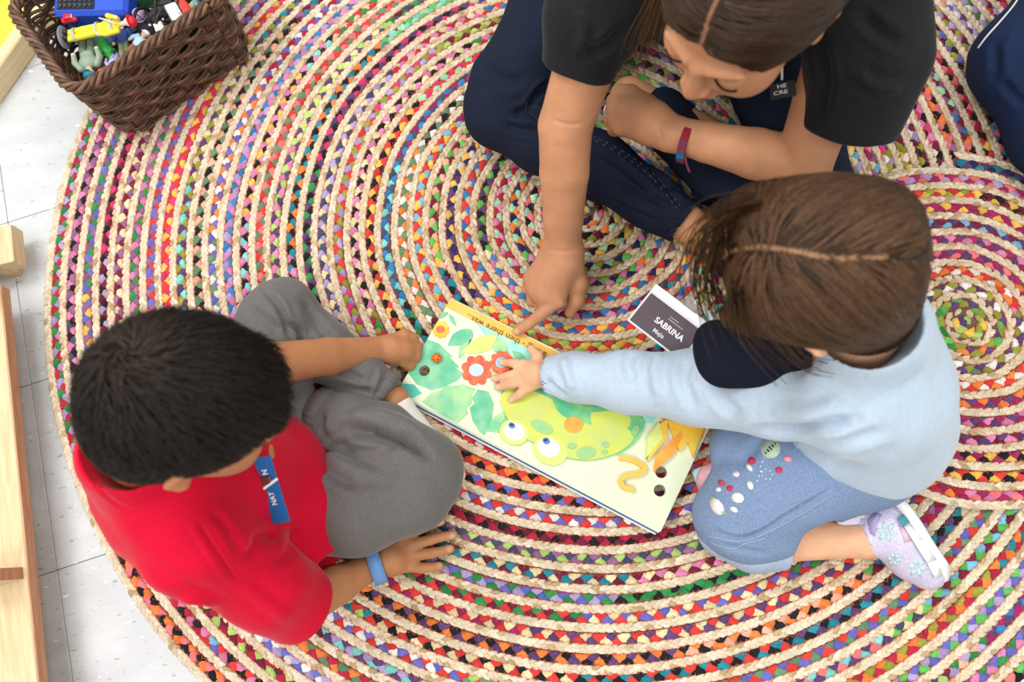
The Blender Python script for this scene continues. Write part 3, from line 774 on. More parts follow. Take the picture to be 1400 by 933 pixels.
    def flow(P, N):
        d = P - whorl; d = d - N*(d*N).sum(1)[:, None]; d /= np.linalg.norm(d, axis=1)[:, None] + .004
        sw = np.cross(N, d); x = np.clip(1 - np.linalg.norm(P - whorl, axis=1)/.06, 0, 1)[:, None]
        return d + sw*x*1.1 + R[:, 1]*.55 - R[:, 2]*.1
    shell = Field(); shell.ops = Hs.ops[:3]
    full = Field(); full.ops = Hs.ops
    top = lambda c: full.value(c) > -.001
    rt = surface_points(Vh, Fh, 9000, lambda c: np.ones(len(c), bool), 3)
    zl = ((rt - hc) @ R)[:, 2]/s; yl = ((rt - hc) @ R)[:, 1]/s
    ln = np.where(zl > .03, .022, .010) + np.clip(yl, 0, .1)*.04
    lf = np.clip((zl - .0)*.09, 0, .006) + np.clip(yl - .02, 0, .1)*.08 + .0012
    r_ = np.random.default_rng(5); ln = ln*r_.uniform(.7, 1.2, len(ln))
    v, f, c = strands(shell, rt, flow, ln, 5, lf, .00085, 5, .2, .25, (.5, 2.2), '#17120f')
    dw = np.linalg.norm(np.repeat(rt, 18, 0) - whorl, axis=1); tw = np.clip(1 - dw/.035, 0, 1)[:, None]*.55; c = c*(1 - tw) + np.array(lin('#4d3a28'))*tw
    obj('hair_strands', v, f, hair_m, hair, col=c)
    # wristband
    a = J(514, 771, .038); d = norm(J(536, 764, .036) - J(490, 782, .044)); pts = []
    Rw = frame(z=d, x=[0, 0, 1])
    for t in np.linspace(0, 2*np.pi, 40, endpoint=False): pts.append(a + Rw @ (np.array([math.cos(t)*.0262, math.sin(t)*.0282, 0])))
    obj('wristband', *tube(pts, .0095, 8, closed=True, flat=.12, up=None) if False else band(pts, d, .0185, .0016), plain('#6f9ad6', .55), person)
    # shoes
    Sh = Field(.0026)
    tip = J(617, 656, .033); heel = J(562, 592, .026); dd = norm(tip - heel)
    Sh.chain([(heel + [0, 0, .012], .030), ((heel + tip)/2 + [0, 0, .006], .031), (tip - dd*.01, .027)], .015); Sh.rc(heel + [0, 0, .0], J(546, 560, .042), .026, .024, .012)
    V, F = Sh.mesh(2, zmin=RZ + .003); shoe = obj('sneaker', V, F, plain('#e9e6e2', .6), person)
    sf = Surf(V, F); c0 = heel - dd*.012
    v, f = bbox_bev((heel + tip)/2*np.array([1, 1, 0]) + [0, 0, RZ + .006], (np.linalg.norm(tip - heel)/2 + .008, .021, .005), frame(z=[0, 0, 1], x=dd), .005); obj('sole', v, f, plain('#f4f3f0', .6), shoe)
    for k, colr in ((-.012, '#c0223a'), (.012, '#c0223a')):
        p0 = sf.at(*proj(heel + dd*.02 + np.cross([0, 0, 1.], dd)*k), .001)
        if p0 is not None: obj('stripe', *bbox_bev(p0[0], (.016, .005, .0012), frame(z=p0[1], x=dd), .0008), plain(colr, .5), shoe)
    for k in range(3):
        p0 = sf.at(*proj(heel + dd*(.028 + .011*k)), .001)
        if p0 is not None: obj('lace', *bbox_bev(p0[0], (.002, .013, .0014), frame(z=p0[1], x=dd), .001), plain('#ffffff', .7), shoe)
    Sh = Field(.0028); tip = J(430, 480, .03); heel = J(418, 543, .048); dd = norm(tip - heel)
    Sh.chain([(heel, .028), (tip, .026)], .01); V, F = Sh.mesh(2, zmin=RZ + .002); shoe2 = obj('sneaker', V, F, plain('#a51c30', .6), person)
    v, f = bbox_bev((heel + tip)/2*np.array([1, 1, 0]) + [0, 0, RZ + .006], (np.linalg.norm(tip - heel)/2 + .026, .029, .006), frame(z=[0, 0, 1], x=dd), .005); obj('sole', v, f, plain('#f4f3f0', .6), shoe2)
    return dict(person=person, shirt=sf, S=Surf(*S.mesh(1)))
def band(pts, axis, width, th):
    pts = np.array(pts); c = pts.mean(0); n = len(pts); o = (pts - c); o /= np.linalg.norm(o, axis=1)[:, None]
    ax = np.array(axis)*width/2
    V = np.concatenate([pts - ax, pts + ax, pts + ax + o*th, pts - ax + o*th]); F = []
    for i in range(n):
        j = (i+1) % n
        for k in range(4): k2 = (k+1) % 4; F.append((k*n+i, k*n+j, k2*n+j, k2*n+i))
    return V, F
BOY = build_boy()

# ================================================================== the girl in the pale blue sweatshirt
def build_girl():
    J = U
    pel = J(1190, 590, .115); nk = J(1180, 452, .350)
    shL, shR = J(1160, 545, .30), J(1120, 395, .315)
    elL, wrL = J(945, 530, .125), J(752, 514, .052)
    kneeL, ankL = J(985, 712, .062), J(1178, 738, .050)
    hipL, hipR = J(1170, 630, .10), J(1150, 540, .10); kneeR, ankR = J(1010, 560, .07), J(1010, 640, .045)
    hc = np.array([.300, .214, .444]); fwd = norm([-.85, .38, -.36]); up = norm([-.46, -.20, .86])
    B = Field(.0026); s = .91
    R, L = head(B, hc, fwd, up, s, 1.0, eo=.016)
    B.chain([(nk + [0, 0, -.04], .038), (nk + [-.005, 0, .01], .034), (L(0, -.03, -.04), .038)], .02)
    B.chain([(pel, .065), ((pel + nk)/2, .07), (nk - [0, 0, .06], .06)], .03)
    B.chain([(shL, .028), (elL, .018), ((elL + wrL)/2, .017), (wrL, .0165)], .005)
    elR = J(1020, 470, .16); wrR = J(960, 520, .06)
    B.chain([(shR, .032), (elR, .027), (wrR, .018), (wrR + [-.03, .0, -.015], .02)], .012)
    B.chain([(hipL, .05), (J(1005, 712, .055), .026), (J(1060, 735, .052), .034), (ankL, .024), (J(1190, 738, .05), .024)], .01); B.chain([(hipR, .05), (kneeR, .038), (ankR, .024)], .01)
    # spread hand on the page
    zf = .035
    B.chain([(wrL, .0165), (J(733, 513, .050), .0195)], .008)
    for a, m_, t in (((718, 499, .047), (703, 497, .046), (686, 496, zf)), ((714, 508, .047), (697, 514, .046), (676, 518, zf)), ((715, 520, .047), (700, 526, .045), (681, 530, zf)), ((722, 530, .045), (711, 539, .043), (699, 547, zf))):
        B.rc(J(735, 512, .050), J(*a), .0145, .0085, .009); finger(B, [J(*a), J(*m_), J(*t)], .0078, .0058, .003)
    B.chain([(J(738, 500, .050), .010), (J(735, 487, .046), .0082), (J(726, 477, .038), .0065)], .005)
    V, F = B.mesh(2)
    nails = [(J(x, y, z + .004), .0045, '#ecc0aa') for x, y, z in ((685, 496, zf), (675, 518, zf), (680, 530, zf), (698, 547, zf), (726, 476, zf))]
    col = skin_cols(V, '#e6b28d', [(L(0, .09, -.06), .018, '#c0766a')] + nails, 3)
    person = obj('person', V, F, M_skin_a, origin=(pel[0], pel[1], RZ), col=col)
    tag(person, 'little girl with straight brown hair in a pale blue sweatshirt reaching over the book', 'person')
    eyes(person, L, R, s)
    # sweatshirt
    S = Field(.003); lat = norm((shR - shL)*[1, 1, 0]); Rl = np.stack([lat, np.cross([0, 0, 1.], lat), [0, 0, 1.]], 1)
    S.ell(pel + [0, .005, .015], (.098, .098, .088), Rl, .03)
    S.ell(J(1188, 540, .20), (.098, .090, .10), Rl, .05)
    S.ell(J(1180, 495, .28), (.108, .078, .075), Rl, .05)
    S.chain([(shL, .050), (nk - [-.01, 0, .03], .058), (shR, .046)], .03)
    S.chain([(J(1155, 545, .285), .060), (J(1060, 540, .21), .051), (J(955, 530, .130), .050), (J(860, 522, .088), .042), (J(785, 514, .063), .034), (J(757, 513, .055), .029)], .02)
    S.chain([(shR, .048), (elR, .042), (wrR, .034)], .02)
    S.rc(J(1130, 608, .14), J(1155, 618, .12), .038, .045, .03)
    S.chain([(nk + [.004, -.006, -.008], .068), (nk + [.0, -.006, .014], .062)], .015)
    S.rc(J(990, 480, .285), J(1065, 466, .325), .036, .046, .008, True)                     # wide neckline
    S.rc(nk + [-.006, 0, 0], nk + [-.02, 0, .07], .046, .05, .004, True)
    d = norm(wrL - elL); S.rc(J(755, 514, .055) - d*.03, J(755, 514, .055) + d*.06, .0225, .026, .003, True)
    V, F = S.mesh(3, zmin=RZ + .01)
    V = ripple(V, F, .0013, .08, 21)
    V = crease(V, F, [([(748, 520), (760, 535), (775, 545)], 5, 0.0072), ([(770, 487), (775, 510), (785, 535)], 7, -0.0054), ([(865, 478), (858, 500), (866, 525)], 8, 0.0054), ([(905, 478), (895, 505), (902, 545)], 8, -0.0054),
        ([(940, 490), (935, 520), (950, 560)], 8, 0.0054), ([(975, 500), (985, 540), (1010, 570)], 9, 0.0072), ([(1030, 590), (1090, 590), (1170, 575)], 9, 0.0126), ([(1090, 600), (1140, 605), (1210, 590)], 9, .005), ([(1120, 640), (1170, 632), (1230, 612)], 9, .003),
        ([(1050, 560), (1100, 565), (1150, 550)], 10, -0.0054), ([(1180, 540), (1230, 525), (1270, 500)], 14, 0.0036)])
    shirt = obj('sweatshirt', V, F, mat('pale_blue_fleece', lin('#b9cbdd'), .95, noise=(200, .94, 1.04), bump=(700, .25, .001), spec=.08, sheen=.35), person)
    # dark undershirt in the neckline
    N = Field(.003)
    N.chain([(J(990, 486, .238), .031), (J(1045, 486, .252), .038), (nk + [.0, 0, -.04], .05)], .02); N.rc(J(978, 468, .24), J(990, 495, .24), .026, .03, .02)
    V, F = N.mesh(2); V = ripple(V, F, .001, .05, 6); obj('undershirt', V, F, mat('navy_knit', lin('#171c2a'), .9, bump=(900, .3, .001), spec=.1), person)
    # jeans
    T = Field(.003)
    T.ell(pel + [-.02, 0, -.01], (.10, .10, .085), None, .03)
    T.chain([(J(1160, 612, .10), .078), (J(1090, 650, .092), .070), (J(1030, 685, .080), .060), (J(1003, 708, .068), .052)], .03)
    T.chain([(J(1005, 710, .066), .050), (J(1030, 722, .064), .047), (J(1058, 722, .062), .045)], .02)
    T.chain([(J(1130, 560, .10), .070), (J(1060, 590, .085), .058), (J(1020, 612, .065), .046), (J(1035, 655, .055), .042)], .02)
    d = norm(J(1200, 738, .05) - J(1030, 733, .06)); c0 = J(1068, 737, .055)
    T.ell(J(1075, 722, .06) + d*.03, (.07, .07, .028), frame(z=norm(d + [.0, -.35, 0]), x=[0, 0, 1]), .004, True)
    V, F = T.mesh(3, zmin=RZ)
    V = ripple(V, F, .0008, .06, 12)
    V = crease(V, F, [([(968, 728), (1010, 735), (1050, 722), (1075, 705), (1140, 668)], 3, .005), ([(985, 745), (1015, 752), (1050, 758)], 4, .002), ([(975, 716), (1010, 728), (1045, 716)], 4, -.003), ([(1005, 640), (1025, 620), (1045, 600)], 8, .003)])
    M_den = mat('light_denim', lin('#7e93b4'), .9, noise=(900, .6, 1.4), bump=(1400, .35, .0007), spec=.08)
    Cf = Field(.0026); Cf.chain([(J(995, 722, .058), .044), (J(1030, 740, .056), .0415), (J(1066, 740, .055), .040)], .01)
    Cf.ell(c0 + d*.03, (.07, .07, .03), frame(z=d, x=[0, 0, 1]), .004, True); Cf.rc(c0 - d*.03, c0 + d*.03, .0355, .0355, .003, True)
    Vc, Fc = Cf.mesh(2, zmin=RZ)
    jeans = obj('jeans', V, F, M_den, person); sf = Surf(V, F)
    obj('turned_hem', Vc, Fc, mat('pale_denim', lin('#a9b8cf'), .9, noise=(900, .7, 1.25), bump=(1400, .35, .0007), spec=.08), jeans)
    for pts in ([(968, 733), (1010, 740), (1052, 727), (1140, 676)], [(972, 742), (1000, 750), (1022, 742), (1045, 736)]):
        p = sf.line(pts, 40, .0006)
        if len(p) > 3: obj('stitching', *tube(p, .0005, 4), plain('#b3c0d4', .8), jeans)
    # embroidery on the thigh
    def disc(px, py, r, hexc, nm, n=14, sq=1.0, rot=0):
        a = np.linspace(0, 2*np.pi, n, endpoint=False)
        q = sf.patch([(px + r*(math.cos(t)*math.cos(rot) - sq*math.sin(t)*math.sin(rot)), py + r*(math.cos(t)*math.sin(rot) + sq*math.sin(t)*math.cos(rot))) for t in a], .0014)
        if q: return obj(nm, *q, plain(hexc, .8), jeans)
    b = disc(1054, 614, 13.5, '#b9cdb4', 'embroidered_button')
    if b:
        for i in range(3):
            for j in range(3):
                h = sf.patch([(1054 + (i-1)*5*.8 - (j-1)*2.5 + 1.3*math.cos(t), 614 + (j-1)*5*.8 + (i-1)*-2.5 + 1.3*math.sin(t)) for t in np.linspace(0, 6.28, 6, endpoint=False)], .0026)
                if h: obj('stitch_dot', *h, plain('#24322b', .8), b)
    for (x, y, r, c, sq, ro) in ((981, 693, 13, '#f0e6e6', .62, 1.0), (1009, 681, 9, '#f2ece8', .8, .3), (1004, 697, 6, '#e9efe4', .6, .5), (1026, 664, 6.5, '#e6efe2', .65, 1.2), (1028, 631, 5.5, '#c83a56', .9, 0), (1025, 640, 6, '#e9f0e2', .5, .9),
                             (1065, 643, 5, '#d2355a', .9, 0), (1077, 628, 6, '#e8a0b0', .7, .4), (998, 668, 4.5, '#d02f55', .9, 0), (987, 661, 5.5, '#c44a66', .7, .4), (1007, 649, 5, '#f0d8dc', .8, 0), (983, 670, 3.5, '#eceff2', .9, 0), (990, 701, 3.5, '#9fc08a', .5, .2), (974, 680, 3.5, '#7fae5c', .5, .9)):
        disc(x, y, r, c, 'embroidered_petal', 9, sq, ro)
    for pts in ([(1046, 626), (1040, 640), (1043, 652), (1052, 656), (1056, 648), (1048, 642), (1040, 648), (1034, 662)],):
        p = sf.line(pts, 40, .0012)
        for i in range(0, len(p)-2, 3): obj('running_stitch', *tube(p[i:i+2], .0009, 4), plain('#f2f4f6', .8), jeans)
    # sparkly sneaker of the folded leg, sole turned up and outwards
    ank = J(1183, 735, .052); toe = J(1268, 780, .030); heel = J(1205, 695, .075)
    dd = norm(toe - heel); so = norm(np.cross(dd, [0, 0, 1.]));
    outw = norm(J(1262, 715, .07) - J(1222, 745, .05)); outw = norm(outw - dd*(outw @ dd))
    Sh = Field(.0024)
    mid = J(1228, 740, .047)
    Sh.chain([(J(1205, 712, .062), .030), (J(1222, 735, .052), .032), (J(1245, 762, .042), .029), (J(1266, 782, .036), .024)], .015)
    Sh.rc(J(1190, 728, .052), J(1183, 735, .052), .029, .027, .012); Sh.rc(J(1182, 736, .052), J(1165, 738, .052), .0235, .024, .004, True)
    V, F = Sh.mesh(2, zmin=RZ)
    shoe = obj('sneaker', V, F, mat('lilac_glitter', lin('#c9c3dc'), .35, noise=(600, .75, 1.3), spec=.5), person); ss = Surf(V, F)
    def patch(poly, hexc, nm, lift=.0012, rough=.45, par=None):
        q = ss.patch(poly, lift, .001)
        return obj(nm, *q, plain(hexc, rough), par or shoe) if q else None
    sole_line = [(1203, 668, .085), (1222, 672, .083), (1243, 698, .070), (1262, 730, .055), (1284, 765, .042), (1290, 790, .033)]
    sp = smoothpath(np.array([J(*q) for q in sole_line]), 26); n_ = len(sp)
    wdt = np.interp(np.linspace(0, 1, n_), [0, .15, .5, .8, 1], [.016, .027, .026, .028, .012]); t_ = np.gradient(sp, axis=0); t_ /= np.linalg.norm(t_, axis=1)[:, None]
    c_in = np.array([np.interp(np.linspace(0, 1, n_), np.linspace(0, 1, 4), [q[k] for q in (J(1205, 712, .062), J(1222, 735, .052), J(1245, 762, .042), J(1266, 782, .036))]) for k in range(3)]).T
    inn = c_in - sp; inn -= t_*(inn*t_).sum(1)[:, None]; inn /= np.linalg.norm(inn, axis=1)[:, None]; sd = np.cross(t_, inn)
    ring = []
    for k, (a_, b_) in enumerate(((0, -1), (0, 1), (.012, 1.02), (.012, -1.02))): ring.append(sp + inn*a_ + sd*(wdt*b_)[:, None])
    Vs = np.stack(ring, 1).reshape(-1, 3); Fs = [(i*4+k, i*4+(k+1) % 4, (i+1)*4+(k+1) % 4, (i+1)*4+k) for i in range(n_-1) for k in range(4)] + [(0, 1, 2, 3), tuple((n_-1)*4 + k for k in (3, 2, 1, 0))]
    sole = obj('sole', Vs, Fs, plain('#eef0f2', .5), shoe)
    p = sp - inn*.001; Vt = np.stack([p + sd*(wdt*b_)[:, None] + inn*a_ for a_, b_ in ((0, -.95), (0, .95), (.003, .95), (.003, -.95))], 1).reshape(-1, 3); obj('tread', Vt, Fs, plain('#7fc3c4', .6), sole)
    for (x, y, r) in ((1212, 727, 15), (1254, 776, 14), (1222, 765, 10)):
        for k in range(6):
            a = k*math.pi/3 + .2; q = [(x + math.cos(a)*r*.18, y + math.sin(a)*r*.18), (x + math.cos(a+.35)*r*.6, y + math.sin(a+.35)*r*.6), (x + math.cos(a)*r, y + math.sin(a)*r), (x + math.cos(a-.35)*r*.6, y + math.sin(a-.35)*r*.6)]
            patch(q, '#b9e4de', 'snowflake_ray')
    so_, si_ = [(1206, 676), (1224, 681), (1244, 706), (1262, 736), (1278, 765), (1285, 786)], [(1200, 690), (1214, 694), (1231, 716), (1248, 742), (1266, 770), (1276, 790)]
    for i in range(5): patch([so_[i], so_[i+1], si_[i+1], si_[i]], '#f0f2f4', 'midsole_band', .0034)
    patch([(1224, 710), (1232, 706), (1240, 715), (1232, 720)], '#3f9aa3', 'gem', .0056, .25); patch([(1186, 712), (1196, 700), (1206, 704), (1200, 716), (1196, 734), (1190, 730)], '#b7a7d6', 'ankle_band', .0016)
    patch([(1192, 695), (1205, 684), (1218, 690), (1200, 708), (1188, 722), (1180, 720)], '#d9d5e8', 'heel_panel'); patch([(1228, 718), (1240, 724), (1246, 740), (1236, 742)], '#d8b6cf', 'side_panel'); patch([(1240, 700), (1256, 730), (1250, 736), (1234, 712)], '#eceef2', 'strap')
    tb = [ss.at(x, y, .001) for x, y in ((1178, 700), (1162, 703), (1150, 706), (1146, 711), (1153, 714), (1166, 711))]
    v, f = tube(smoothpath(np.array([J(1182, 703, .075), J(1160, 703, .078), J(1148, 707, .077), J(1152, 713, .075), J(1176, 712, .07)]), 16), .0062, 8, flat=.3); obj('pull_tab', v, f, plain('#dcd9ee', .6), shoe)
    # other sneaker peeping out in front of the knee
    Sh = Field(.0026); a, b_ = J(1010, 645, .034), J(975, 657, .030); Sh.chain([(a, .028), (b_, .024)], .01); V, F = Sh.mesh(2, zmin=RZ + .004)
    s2 = obj('sneaker', V, F, plain('#e3a9b8', .5), person); ss2 = Surf(V, F)
    v, f = bbox_bev(((a + b_)/2)*[1, 1, 0] + [0, 0, RZ + .0065], (np.linalg.norm(a-b_)/2 + .022, .024, .006), frame(z=[0, 0, 1], x=b_-a), .005); obj('sole', v, f, plain('#a8d6d2', .6), s2)
    q = ss2.patch([(958, 652), (968, 645), (982, 645), (984, 652), (970, 656)], .001); 
    if q: obj('toe_cap', *q, plain('#eceef0', .5), s2)
    # hair: straight, parted, hanging in front of the ears
    Hs = Field(.0026)
    Hs.ell(L(0, -.014, .026), np.array([.088, .098, .088])*s, R, .0)
    Hs.ell(L(0, -.050, -.030), np.array([.076, .060, .076])*s, R, .03)
    Hs.ell(L(-.064, .046, -.030), np.array([.022, .044, .075])*s, R, .02); Hs.ell(L(.064, .046, -.030), np.array([.022, .044, .075])*s, R, .02)
    Hs.ell(L(0, .090, -.02), np.array([.052, .05, .075])*s, R, .012, sub=True)
    for e in (-1, 1): Hs.ell(L(.088*e, -.004, -.024), np.array([.018, .017, .026])*s, R, .006, sub=True)
    for e in (-1, 1): Hs.ell(L(.050*e, -.046, -.062), np.array([.040, .054, .080])*s, R, .03)
    for e in (-1, 1): Hs.ell(L(.102*e, -.008, -.022), np.array([.026, .017, .024])*s, R, .006, sub=True)
    Hs.chain([(L(-.048, -.052, -.06), .042), (L(-.044, -.045, -.13), .036)], .02); Hs.chain([(L(0, -.07, -.06), .042), (L(0, -.058, -.125), .036)], .02)
    Hs.ell(L(-.034, -.066, -.085), np.array([.062, .048, .070])*s, R, .02)
    Hs.plane(L(0, -.04, -.15), norm(R @ np.array([0, .1, -1])))
    Vh, Fh = Hs.mesh(2); Vh = Vh - vnormals(Vh, Fh)*.002
    hm = mat('brown_hair', attr=True, rough=.5, spec=.16, noise=(260, .75, 1.25))
    ql = (Vh - hc) @ R/s; pc = np.repeat(np.array([lin('#2e1f12')]), len(Vh), 0); sc_ = (np.abs(ql[:, 0] - .004 - .004*np.sin(ql[:, 1]*45)) < .0022) & (ql[:, 2] > .03) & (ql[:, 1] > -.075); pc[sc_] = lin('#8f6a4a')
    hair = obj('hair', Vh, Fh, hm, person, col=pc)
    shell = Field(); shell.ops = Hs.ops[:4] + Hs.ops[7:9]
    part_x = .004
    def flow(P, N):
        q = (P - hc) @ R/s; sg = np.where(q[:, 0] > part_x, 1., -1.)
        fr_ = np.clip((q[:, 1] - .01)/.05, 0, 1); lx = np.stack([sg*(.55 + .3*fr_), -.65 + .95*fr_, -.5 - .2*fr_], 1); return lx @ R.T
    rt = surface_points(Vh, Fh, 8000, lambda c: ((c - hc) @ R)[:, 2] > -.11, 8)
    q = (rt - hc) @ R/s; near = np.abs(q[:, 0] - part_x - .004*np.sin(q[:, 1]*45)) < .0015; rt = rt[~(near & (q[:, 2] > .03))]
    v, f, c = strands(shell, rt, flow, .085, 8, .0035, .0011, 8, .3, .10, (.6, 1.6), '#4a3423')
    pv = v.reshape(-1, 27, 3); bad = (np.linalg.norm(pv - L(-.092, -.008, -.020), axis=2) < .018).any(1); keep = np.repeat(~bad, 27); idx = np.cumsum(keep) - 1; f = f[keep[f].all(1)]; f = idx[f]; v = v[keep]; c = c[keep]
    obj('hair_strands', v, f, hm, hair, col=c)
    # loose locks falling towards the face and the collar
    for k, (n0, pts) in enumerate(((46, [(990, 300, .50), (965, 330, .46), (960, 370, .42), (975, 410, .38)]), (40, [(985, 330, .50), (975, 370, .45), (985, 410, .41), (1005, 450, .37)]), (44, [(1010, 400, .48), (1020, 440, .43), (1050, 470, .38), (1075, 490, .35)]), (30, [(1040, 420, .47), (1065, 455, .43), (1090, 485, .38), (1120, 490, .35)]),
                                    (26, [(1030, 275, .51), (995, 285, .48), (968, 305, .44), (960, 325, .41)]))):
        r_ = np.random.default_rng(30 + k); vs_ = []
        for i in range(n0):
            o_ = r_.normal(0, .0065, 3); P_ = smoothpath(np.array([J(*p) + o_*(1 + .5*j) for j, p in enumerate(pts)]), 10); vs_.append(tube(P_, np.linspace(.0009, .0003, 10), 3, cap=False))
        v, f = merge(*vs_); obj('loose_lock', v, f, mat('brown_lock', lin('#3f2a19'), .5, spec=.15), hair)
    return dict(person=person, jeans=sf)
GIRL = build_girl()

# ================================================================== the woman in the charcoal T-shirt
def build_woman():
    J = U
    pel = np.array([.415, .90, .125]); hipR, hipL = np.array([.315, .955, .12]), np.array([.520, .880, .12])
    kneeR, ankR = J(678, 148, .095), J(938, 305, .050)
    kneeL, ankL = J(1105, 268, .105), J(860, 130, .06)
    shR, shL = J(842, -45, .405), J(1188, -40, .405); nk = J(1035, -42, .425)
    elR, wrR = J(773, 172, .250), J(769, 345, .092)
    elL, wrL = J(1098, 226, .215), J(915, 182, .185)
    hc = np.array([.300, .484, .508]); fwd = norm([-.68, -.62, -.40]); up = norm([-.29, -.28, .915])
    B = Field(.0028); s = 1.02
    R, L = head(B, hc, fwd, up, s, 0)
    B.chain([(nk - [0, 0, .03], .05), (nk + [-.005, -.01, .015], .047), (L(0, -.03, -.05), .05)], .03)
    B.chain([(pel, .10), ((pel + nk)/2, .095), (nk + (pel - nk)*.2, .085)], .03)
    B.chain([(shR, .045), (shR*.4 + elR*.6, .039), (elR, .0365), (elR*.65 + wrR*.35, .0345), (elR*.3 + wrR*.7, .0295), (wrR, .0265)], .004)
    B.chain([(shL, .045), (shL*.4 + elL*.6, .040), (elL, .037), (elL*.65 + wrL*.35, .0345), (elL*.3 + wrL*.7, .028), (wrL, .0240)], .004)
    B.chain([(hipR, .07), (kneeR, .036), (ankR, .027), (J(985, 338, .035), .028)], .012); B.chain([(hipL, .07), (kneeL, .036), (ankL, .03)], .012)
    # right hand, index finger pointing at the page
    mcp = [(762, 411, .068), (745, 407, .066), (732, 396, .062), (726, 380, .058)]
    for k, m_ in enumerate(mcp): B.rc(wrR, J(*m_), .0245, .0135 if k < 2 else .0125, .016)
    B.rc(J(771, 362, .088), J(748, 395, .068), .026, .024, .012)
    finger(B, [J(*mcp[0]), J(739, 431, .060), J(722, 444, .047), J(707, 453, .037)], .0108, .0076, .003)
    finger(B, [J(*mcp[1]), J(741, 422, .044), J(752, 420, .026), J(760, 408, .026)], .0110, .0088, .003)
    finger(B, [J(*mcp[2]), J(728, 412, .040), J(740, 414, .024), J(750, 402, .024)], .0105, .0084, .003)
    finger(B, [J(*mcp[3]), J(721, 395, .038), J(731, 398, .024), J(742, 390, .024)], .0098, .0078, .003)
    B.chain([(J(782, 365, .082), .018), (J(790, 388, .064), .0145), (J(788, 410, .048), .0115), (J(779, 427, .034), .0090)], .008)
    # left hand, a loose fist resting on the shin
    B.chain([(wrL, .0235), (J(890, 168, .178), .030), (J(868, 158, .172), .031)], .014)
    ml = [(846, 133, .172), (842, 146, .172), (842, 160, .170), (847, 173, .166)]
    for k, m_ in enumerate(ml):
        B.rc(J(880, 162, .175), J(*m_), .023, .0125, .012)
        x, y, z = m_; finger(B, [J(x, y, z), J(x - 7, y + 4, z - .026), J(x + 7, y + 6, z - .042), J(x + 20, y + 4, z - .040)], .0112, .0088, .003)
    B.chain([(J(882, 142, .182), .015), (J(862, 128, .180), .012), (J(846, 124, .172), .0105)], .008)
    V, F = B.mesh(2)
    V = crease(V, F, [([(752, 162), (775, 170), (800, 168)], 3, .0011), ([(742, 338), (768, 344), (795, 340)], 3, .001), ([(760, 404), (768, 412), (770, 422)], 3, -.0012), ([(745, 380), (742, 395), (740, 405)], 4, .001), ([(735, 372), (730, 385), (728, 395)], 4, .0008), ([(898, 172), (903, 182), (905, 196)], 3, .0012)])
    lash = [(L(.030*e + dx*.001, .089, -.008), .0045, '#3a2419') for e in (-1, 1) for dx in (-12, -8, -4, 0, 4, 8, 12)]
    brow = [(L(.030*e + dx*.001, .084 - abs(dx)*.0004, .019), .0055, '#a5734f') for e in (-1, 1) for dx in (-13, -8, -3, 3, 8, 13)]
    col = skin_cols(V, '#c68e69', [(L(0, .092, -.062), .020, '#b5675a'), (L(0, .108, -.03), .02, '#cc8a68'), (J(706, 454, .042), .0055, '#e3b39c')], 5)
    person = obj('person', V, F, M_skin_a, origin=(pel[0], pel[1], RZ), col=col)
    tag(person, 'woman in a charcoal T-shirt and dark jeans bending forward to point at the book', 'person')
    eyes(person, L, R, s)
    for e in (-1, 1): obj('eyelashes', *tube(np.array([L(.030*e + dx, .0885 - 28*dx*dx, -.0105 + 14*dx*dx) for dx in np.linspace(-.013, .013, 9)]), .0013*s, 6), plain('#2c1b12', .6), person)
    # jeans
    T = Field(.0032)
    T.ell(pel, (.165, .125, .10), np.stack([norm(hipL - hipR), np.cross([0, 0, 1.], norm(hipL - hipR)), [0, 0, 1.]], 1), .03)
    T.chain([(hipR, .092), ((hipR + kneeR)/2 + [0, 0, .005], .080), (J(700, 120, .098), .064), (J(683, 150, .088), .056)], .03)
    T.chain([(J(688, 158, .082), .054), (J(745, 190, .078), .054), (J(820, 228, .068), .050), (J(890, 275, .058), .042), (J(927, 299, .052), .037)], .02)
    T.chain([(hipL, .092), ((hipL + kneeL)/2, .080), (J(1100, 255, .098), .062), (J(1095, 275, .09), .056)], .03)
    T.chain([(J(1090, 275, .085), .054), (J(1000, 250, .068), .050), (J(905, 160, .062), .046)], .02)
    d = norm(ankR - J(820, 228, .068)); c0 = J(930, 301, .052); T.ell(c0 + d*.03, (.06, .06, .028), frame(z=d, x=[0, 0, 1]), .002, True); T.rc(c0 - d*.03, c0 + d*.03, .032, .032, .003, True)
    V, F = T.mesh(3, zmin=RZ); V = ripple(V, F, .0010, .07, 17)
    V = crease(V, F, [([(722, 148), (735, 128), (752, 115)], 5, 0.0096), ([(700, 158), (722, 152), (740, 168)], 6, 0.0080), ([(690, 170), (715, 178), (740, 178)], 6, 0.0064), ([(725, 150), (738, 160), (748, 176)], 4, 0.0064), ([(800, 195), (850, 218), (900, 262), (930, 290)], 3, -0.0032),
        ([(815, 205), (860, 235), (905, 280)], 5, 0.0064), ([(840, 250), (880, 268), (915, 282)], 5, 0.0064), ([(830, 262), (870, 282), (905, 298)], 4, -0.0048), ([(900, 250), (940, 262), (975, 290)], 5, 0.0064), ([(660, 90), (690, 110), (720, 112)], 9, 0.0048), ([(870, 210), (900, 240), (930, 280)], 4, 0.0048)])
    M_den = mat('dark_denim', lin('#1b2233'), .85, noise=(700, .6, 1.5), bump=(1500, .3, .0006), spec=.12)
    jeans = obj('jeans', V, F, M_den, person); sf = Surf(V, F)
